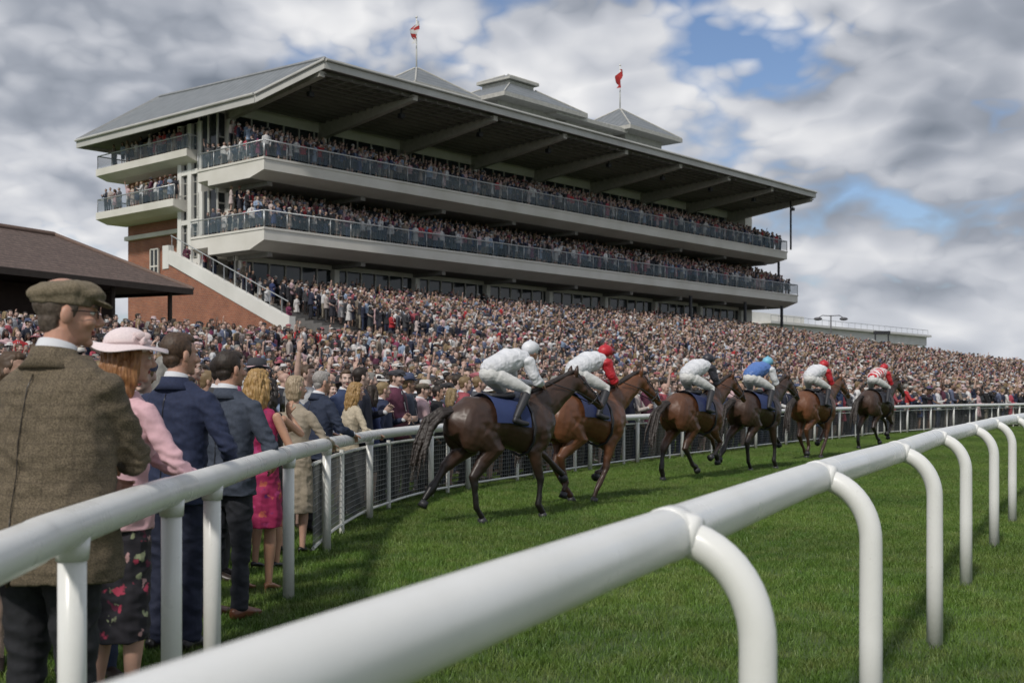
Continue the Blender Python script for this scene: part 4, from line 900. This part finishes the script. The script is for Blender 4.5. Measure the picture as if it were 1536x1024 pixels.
    for s in(1,-1):
        S=V((.27,s*.18,2.01));Wq=V((.60,s*.09,1.72));E,Wq=ik(S,Wq,(-.2,s*.5,-.6),.30,.26)
        sl2.tube([S,S.lerp(E,.5),E,E.lerp(Wq,.5),Wq],[.082,.076,.066,.056,.036],n=12)
        h_=MB();hand(h_,Wq,(Wq-E).normalized(),(0,-s,-.5),s,.9,1.0,6);jp.append((h_.mesh('h'),'skin'))
    def bil(p,n): return p+n*(.022*noise.noise(p*9)+.014*(.3-abs(noise.noise(p*19))))
    jp.append((remesh(tb,.011,1,bil),'silk'));jp.append((remesh(sl2,.011,1,bil),'sleeve'))
    hp_=V((.49,0,2.13));hh=MB()
    hh.tube([(.34,0,2.05),(.44,0,2.09)],[.055,.05],n=12);hh.ell(hp_,(.095,.073,.10));hh.ell(hp_+V((.04,0,-.06)),(.055,.05,.05));hh.tube([hp_+V((.08,0,0)),hp_+V((.11,0,-.03))],[.01,.014],n=6)
    for s in(1,-1): hh.ell(hp_+V((0,s*.075,-.02)),(.02,.012,.03))
    jp.append((remesh(hh,.008,1),'skin'))
    ca=MB();ca.ell(hp_+V((-.01,0,.045)),(.125,.105,.10),nu=18,nv=12);ca.ell(hp_+V((.115,0,.05)),(.06,.07,.008));ca.ell(hp_+V((-.01,0,.145)),(.02,.02,.015))
    jp.append((ca.mesh('cap'),'cap'))
    go=MB();go.tube([hp_+V((.09,-.05,.01)),hp_+V((.105,0,.01)),hp_+V((.09,.05,.01))],[(.012,.02)],n=8);go.tube([hp_+V((.06,.082,.01)),hp_+V((-.1,.06,.03)),hp_+V((-.1,-.06,.03)),hp_+V((.06,-.082,.01))],[.008],n=5)
    jp.append((go.mesh('g'),'boot'))
    me=join('jockey',jp,['breech','boot','silk','sleeve','skin','cap'])
    ob=mkobj('jockey',me,[breech or breech_m,dark,silks,sleeve,skinj,capc],loc=(x,y,0),rotz=rot);ob.scale=(sc,)*3
def coatm(name,c,c2,leg):
    m,nt,b=newmat(name);b.inputs['Roughness'].default_value=.42
    s3=N(nt,'ShaderNodeSeparateXYZ');nt.links.new(N(nt,'ShaderNodeTexCoord').outputs['Object'],s3.inputs[0])
    f=noisen(nt,4,5);cc=mixc(nt,ramp(nt,f,[(.3,(0,0,0)),(.7,(1,1,1))]),c,c2)
    f2=noisen(nt,90,2)
    cc=mixc(nt,ramp(nt,s3.outputs[2],[(.50,(1,1,1)),(.78,(0,0,0))]),cc,leg);nt.links.new(cc,b.inputs['Base Color']);addbump(nt,b,f2,.15,.003);return m
mane_m=mat('mane_black',(.015,.011,.009),.55,(.03,.02,.015),60);breech_m=mat('breeches_white',(.66,.66,.65),.7,(.54,.54,.52),6);skinj=sk((.5,.28,.20))
def silk(n,c,c2=None): return mat(n,c,.45,c2,3,.3,14,.02)
s_white=silk('silk_white',(.74,.75,.78));s_red=silk('silk_red',(.50,.02,.03));s_black=silk('silk_black',(.03,.03,.04));s_blue=silk('silk_blue',(.10,.20,.50),(.07,.15,.4));s_lb=silk('silk_light_blue',(.20,.50,.66));s_navy=silk('silk_navy',(.02,.03,.10))
cl_blue=mat('saddlecloth_blue',(.03,.05,.15),.8)
def hoops(name,c1,c2,sc=3.5):
    m,nt,b=newmat(name);b.inputs['Roughness'].default_value=.45;wv=N(nt,'ShaderNodeTexWave',bands_direction='X');wv.inputs['Scale'].default_value=sc;nt.links.new(N(nt,'ShaderNodeTexCoord').outputs['Object'],wv.inputs['Vector'])
    nt.links.new(ramp(nt,wv.outputs['Fac'],[(0,c1),(.5,c2)],'CONSTANT'),b.inputs['Base Color']);return m
bay=coatm('bay_coat',(.11,.044,.019),(.075,.03,.014),(.012,.009,.008));dbay=coatm('dark_bay_coat',(.06,.03,.018),(.035,.018,.012),(.01,.008,.007));ches=coatm('chestnut_coat',(.15,.058,.024),(.11,.042,.018),(.04,.018,.01))
HD=(.66,.75)
horse(-.12,14.2,(.76,.65),dbay,0,s_white,s_white,s_white,cl_blue,.94)
horse(.98,16.4,(.70,.71),ches,1,s_white,s_red,s_red,s_navy,.96)
horse(3.15,20.8,HD,bay,2,s_white,s_black,s_black,s_navy,.97)
horse(4.75,23.4,HD,dbay,0,s_blue,s_white,s_lb,cl_blue,.98)
horse(6.9,27.4,HD,ches,1,s_white,s_red,s_red,s_black,1.0)
horse(9.9,32.6,HD,dbay,2,hoops('silk_red_hoops',(.5,.02,.03),(.7,.7,.7)),s_red,s_red,s_black,1.02)
# ------------------------------------------------------------------ crowd scatter
pts=[];rots=[];scl=[];idx=[]
face=math.atan2(-NB.x,NB.y);rr=random.Random(11)
def addp(p,rz,sc=None):
    pts.append(p);rots.append((0,0,rz));scl.append(sc or rr.uniform(.93,1.07));idx.append(rr.randrange(NVAR))
def vis(p):
    if p.y<2: return False
    px=768+1800*p.x/p.y;return -220<px<1760
def okp(p):
    if p.x>xrail(p.y)-.62: return False
    for hx_,hy_ in heroes:
        if (p.x-hx_)**2+(p.y-hy_)**2<.42**2: return False
    return True
for p,t in resample(railP,.50):
    if p.y<15.2 or p.y>135: continue
    q=V((-t.y,t.x,0));c=p+q*(.42+rr.uniform(0,.08));c.z=0
    if all((c.x-a)**2+(c.y-b)**2>.4**2 for a,b in heroes): addp(c,math.atan2(q.x,-q.y)+rr.uniform(-.2,.7))
b=66.0
while b>-3.2:
    a=-75.0
    while a<165:
        aa=a+rr.uniform(-.18,.18);bb=b+rr.uniform(-.14,.14);a+=.64
        if rr.random()<.04: continue
        if bb<8.5 and aa<-9.5: continue
        if bb<4.5 and -2.2<aa<1.4: continue
        if bb<8.5 and aa>72 and bb<-1: continue
        z=hgt(aa,b) ;p=W(aa,bb,z)
        if not vis(p): continue
        if b>39.9: p.z=0
        if not okp(p): continue
        addp(p,face+rr.gauss(.25,.45))
    b-=.8
instancer('crowd',pts,rots,scl,idx,pc)
pts=[];rots=[];scl=[];idx=[]
for zt,L,rs in ((16.2,66.5,.34),(11.8,68.8,.38)):
    for k in range(5):
        x=.5
        while x<L:
            addp(W(x+rr.uniform(-.1,.1),-(.45+.92*k+rr.uniform(-.1,.1)),zt+rs*k),face+rr.gauss(.1,.45));x+=.48 if k<4 else .6
            if rr.random()<.06: x+=.5
    for y in range(2,12):
        for xx in (.5,1.1): addp(W(xx-.05,-(y*.6),zt),TH+math.pi/2+rr.gauss(0,.5))
for zt,y0 in ((18.0,9.1),(14.8,10.8)):
    y=y0
    while y<20:
        if rr.random()<.85: addp(W(.65,-y,zt),TH+math.pi/2+rr.gauss(0,.5))
        if rr.random()<.5: addp(W(1.4,-y,zt),TH+math.pi/2+rr.gauss(0,.6))
        y+=.6
for k in range(18):
    t=int(rr.uniform(1,25));addp(W(rr.uniform(-.5,1.6),-(8.6-.47*t-.23),9.9-.185*t),face+rr.gauss(0,.4))
instancer('balcony_crowd',pts,rots,scl,idx,pc)
# ------------------------------------------------------------------ grass blades
gc=bpy.data.collections.new('grass_patches');bm_mat=grassmat('grass_blades',blade=True)
for k in range(4):
    rg=random.Random(k);n=3800
    vv=[];ff=[]
    for i in range(n):
        x,y=rg.uniform(-.6,.6),rg.uniform(-.6,.6);cl=noise.noise(V((x*6+k*9,y*6,0)));h=max(.012,.034+.03*cl+rg.uniform(-.01,.02));a=rg.uniform(0,6.28);wd=rg.uniform(.0016,.0032)
        dx,dy=math.cos(a),math.sin(a);l=rg.uniform(.1,1.0)*h;b_=rg.uniform(0,6.28);lx,ly=math.cos(b_)*l,math.sin(b_)*l;o=len(vv)
        vv+=[(x-dx*wd,y-dy*wd,0),(x+dx*wd,y+dy*wd,0),(x+lx*.4+dx*wd*.7,y+ly*.4+dy*wd*.7,h*.6),(x+lx*.4-dx*wd*.7,y+ly*.4-dy*wd*.7,h*.6),(x+lx,y+ly,h)]
        ff+=[(o,o+1,o+2,o+3),(o+3,o+2,o+4)]
    me=bpy.data.meshes.new('patch%d'%k);me.from_pydata(vv,[],ff);ob=mkobj('patch%d'%k,me,bm_mat,link=False);gc.objects.link(ob)
pts=[];rots=[];scl=[];idx=[];yy=1.5;rg=random.Random(5)
while yy<52:
    x=-.43*yy-2
    while x<.43*yy+2:
        if x>-5: pts.append((x+rg.uniform(-.1,.1),yy+rg.uniform(-.1,.1),0));rots.append((0,0,rg.choice((0,1,2,3))*math.pi/2+rg.uniform(-.3,.3)));scl.append(rg.uniform(.95,1.2));idx.append(rg.randrange(4))
        x+=.95
    yy+=.95
instancer('grass',pts,rots,scl,idx,gc)
for ob in LINK: scene.collection.objects.link(ob)
scene.camera=co
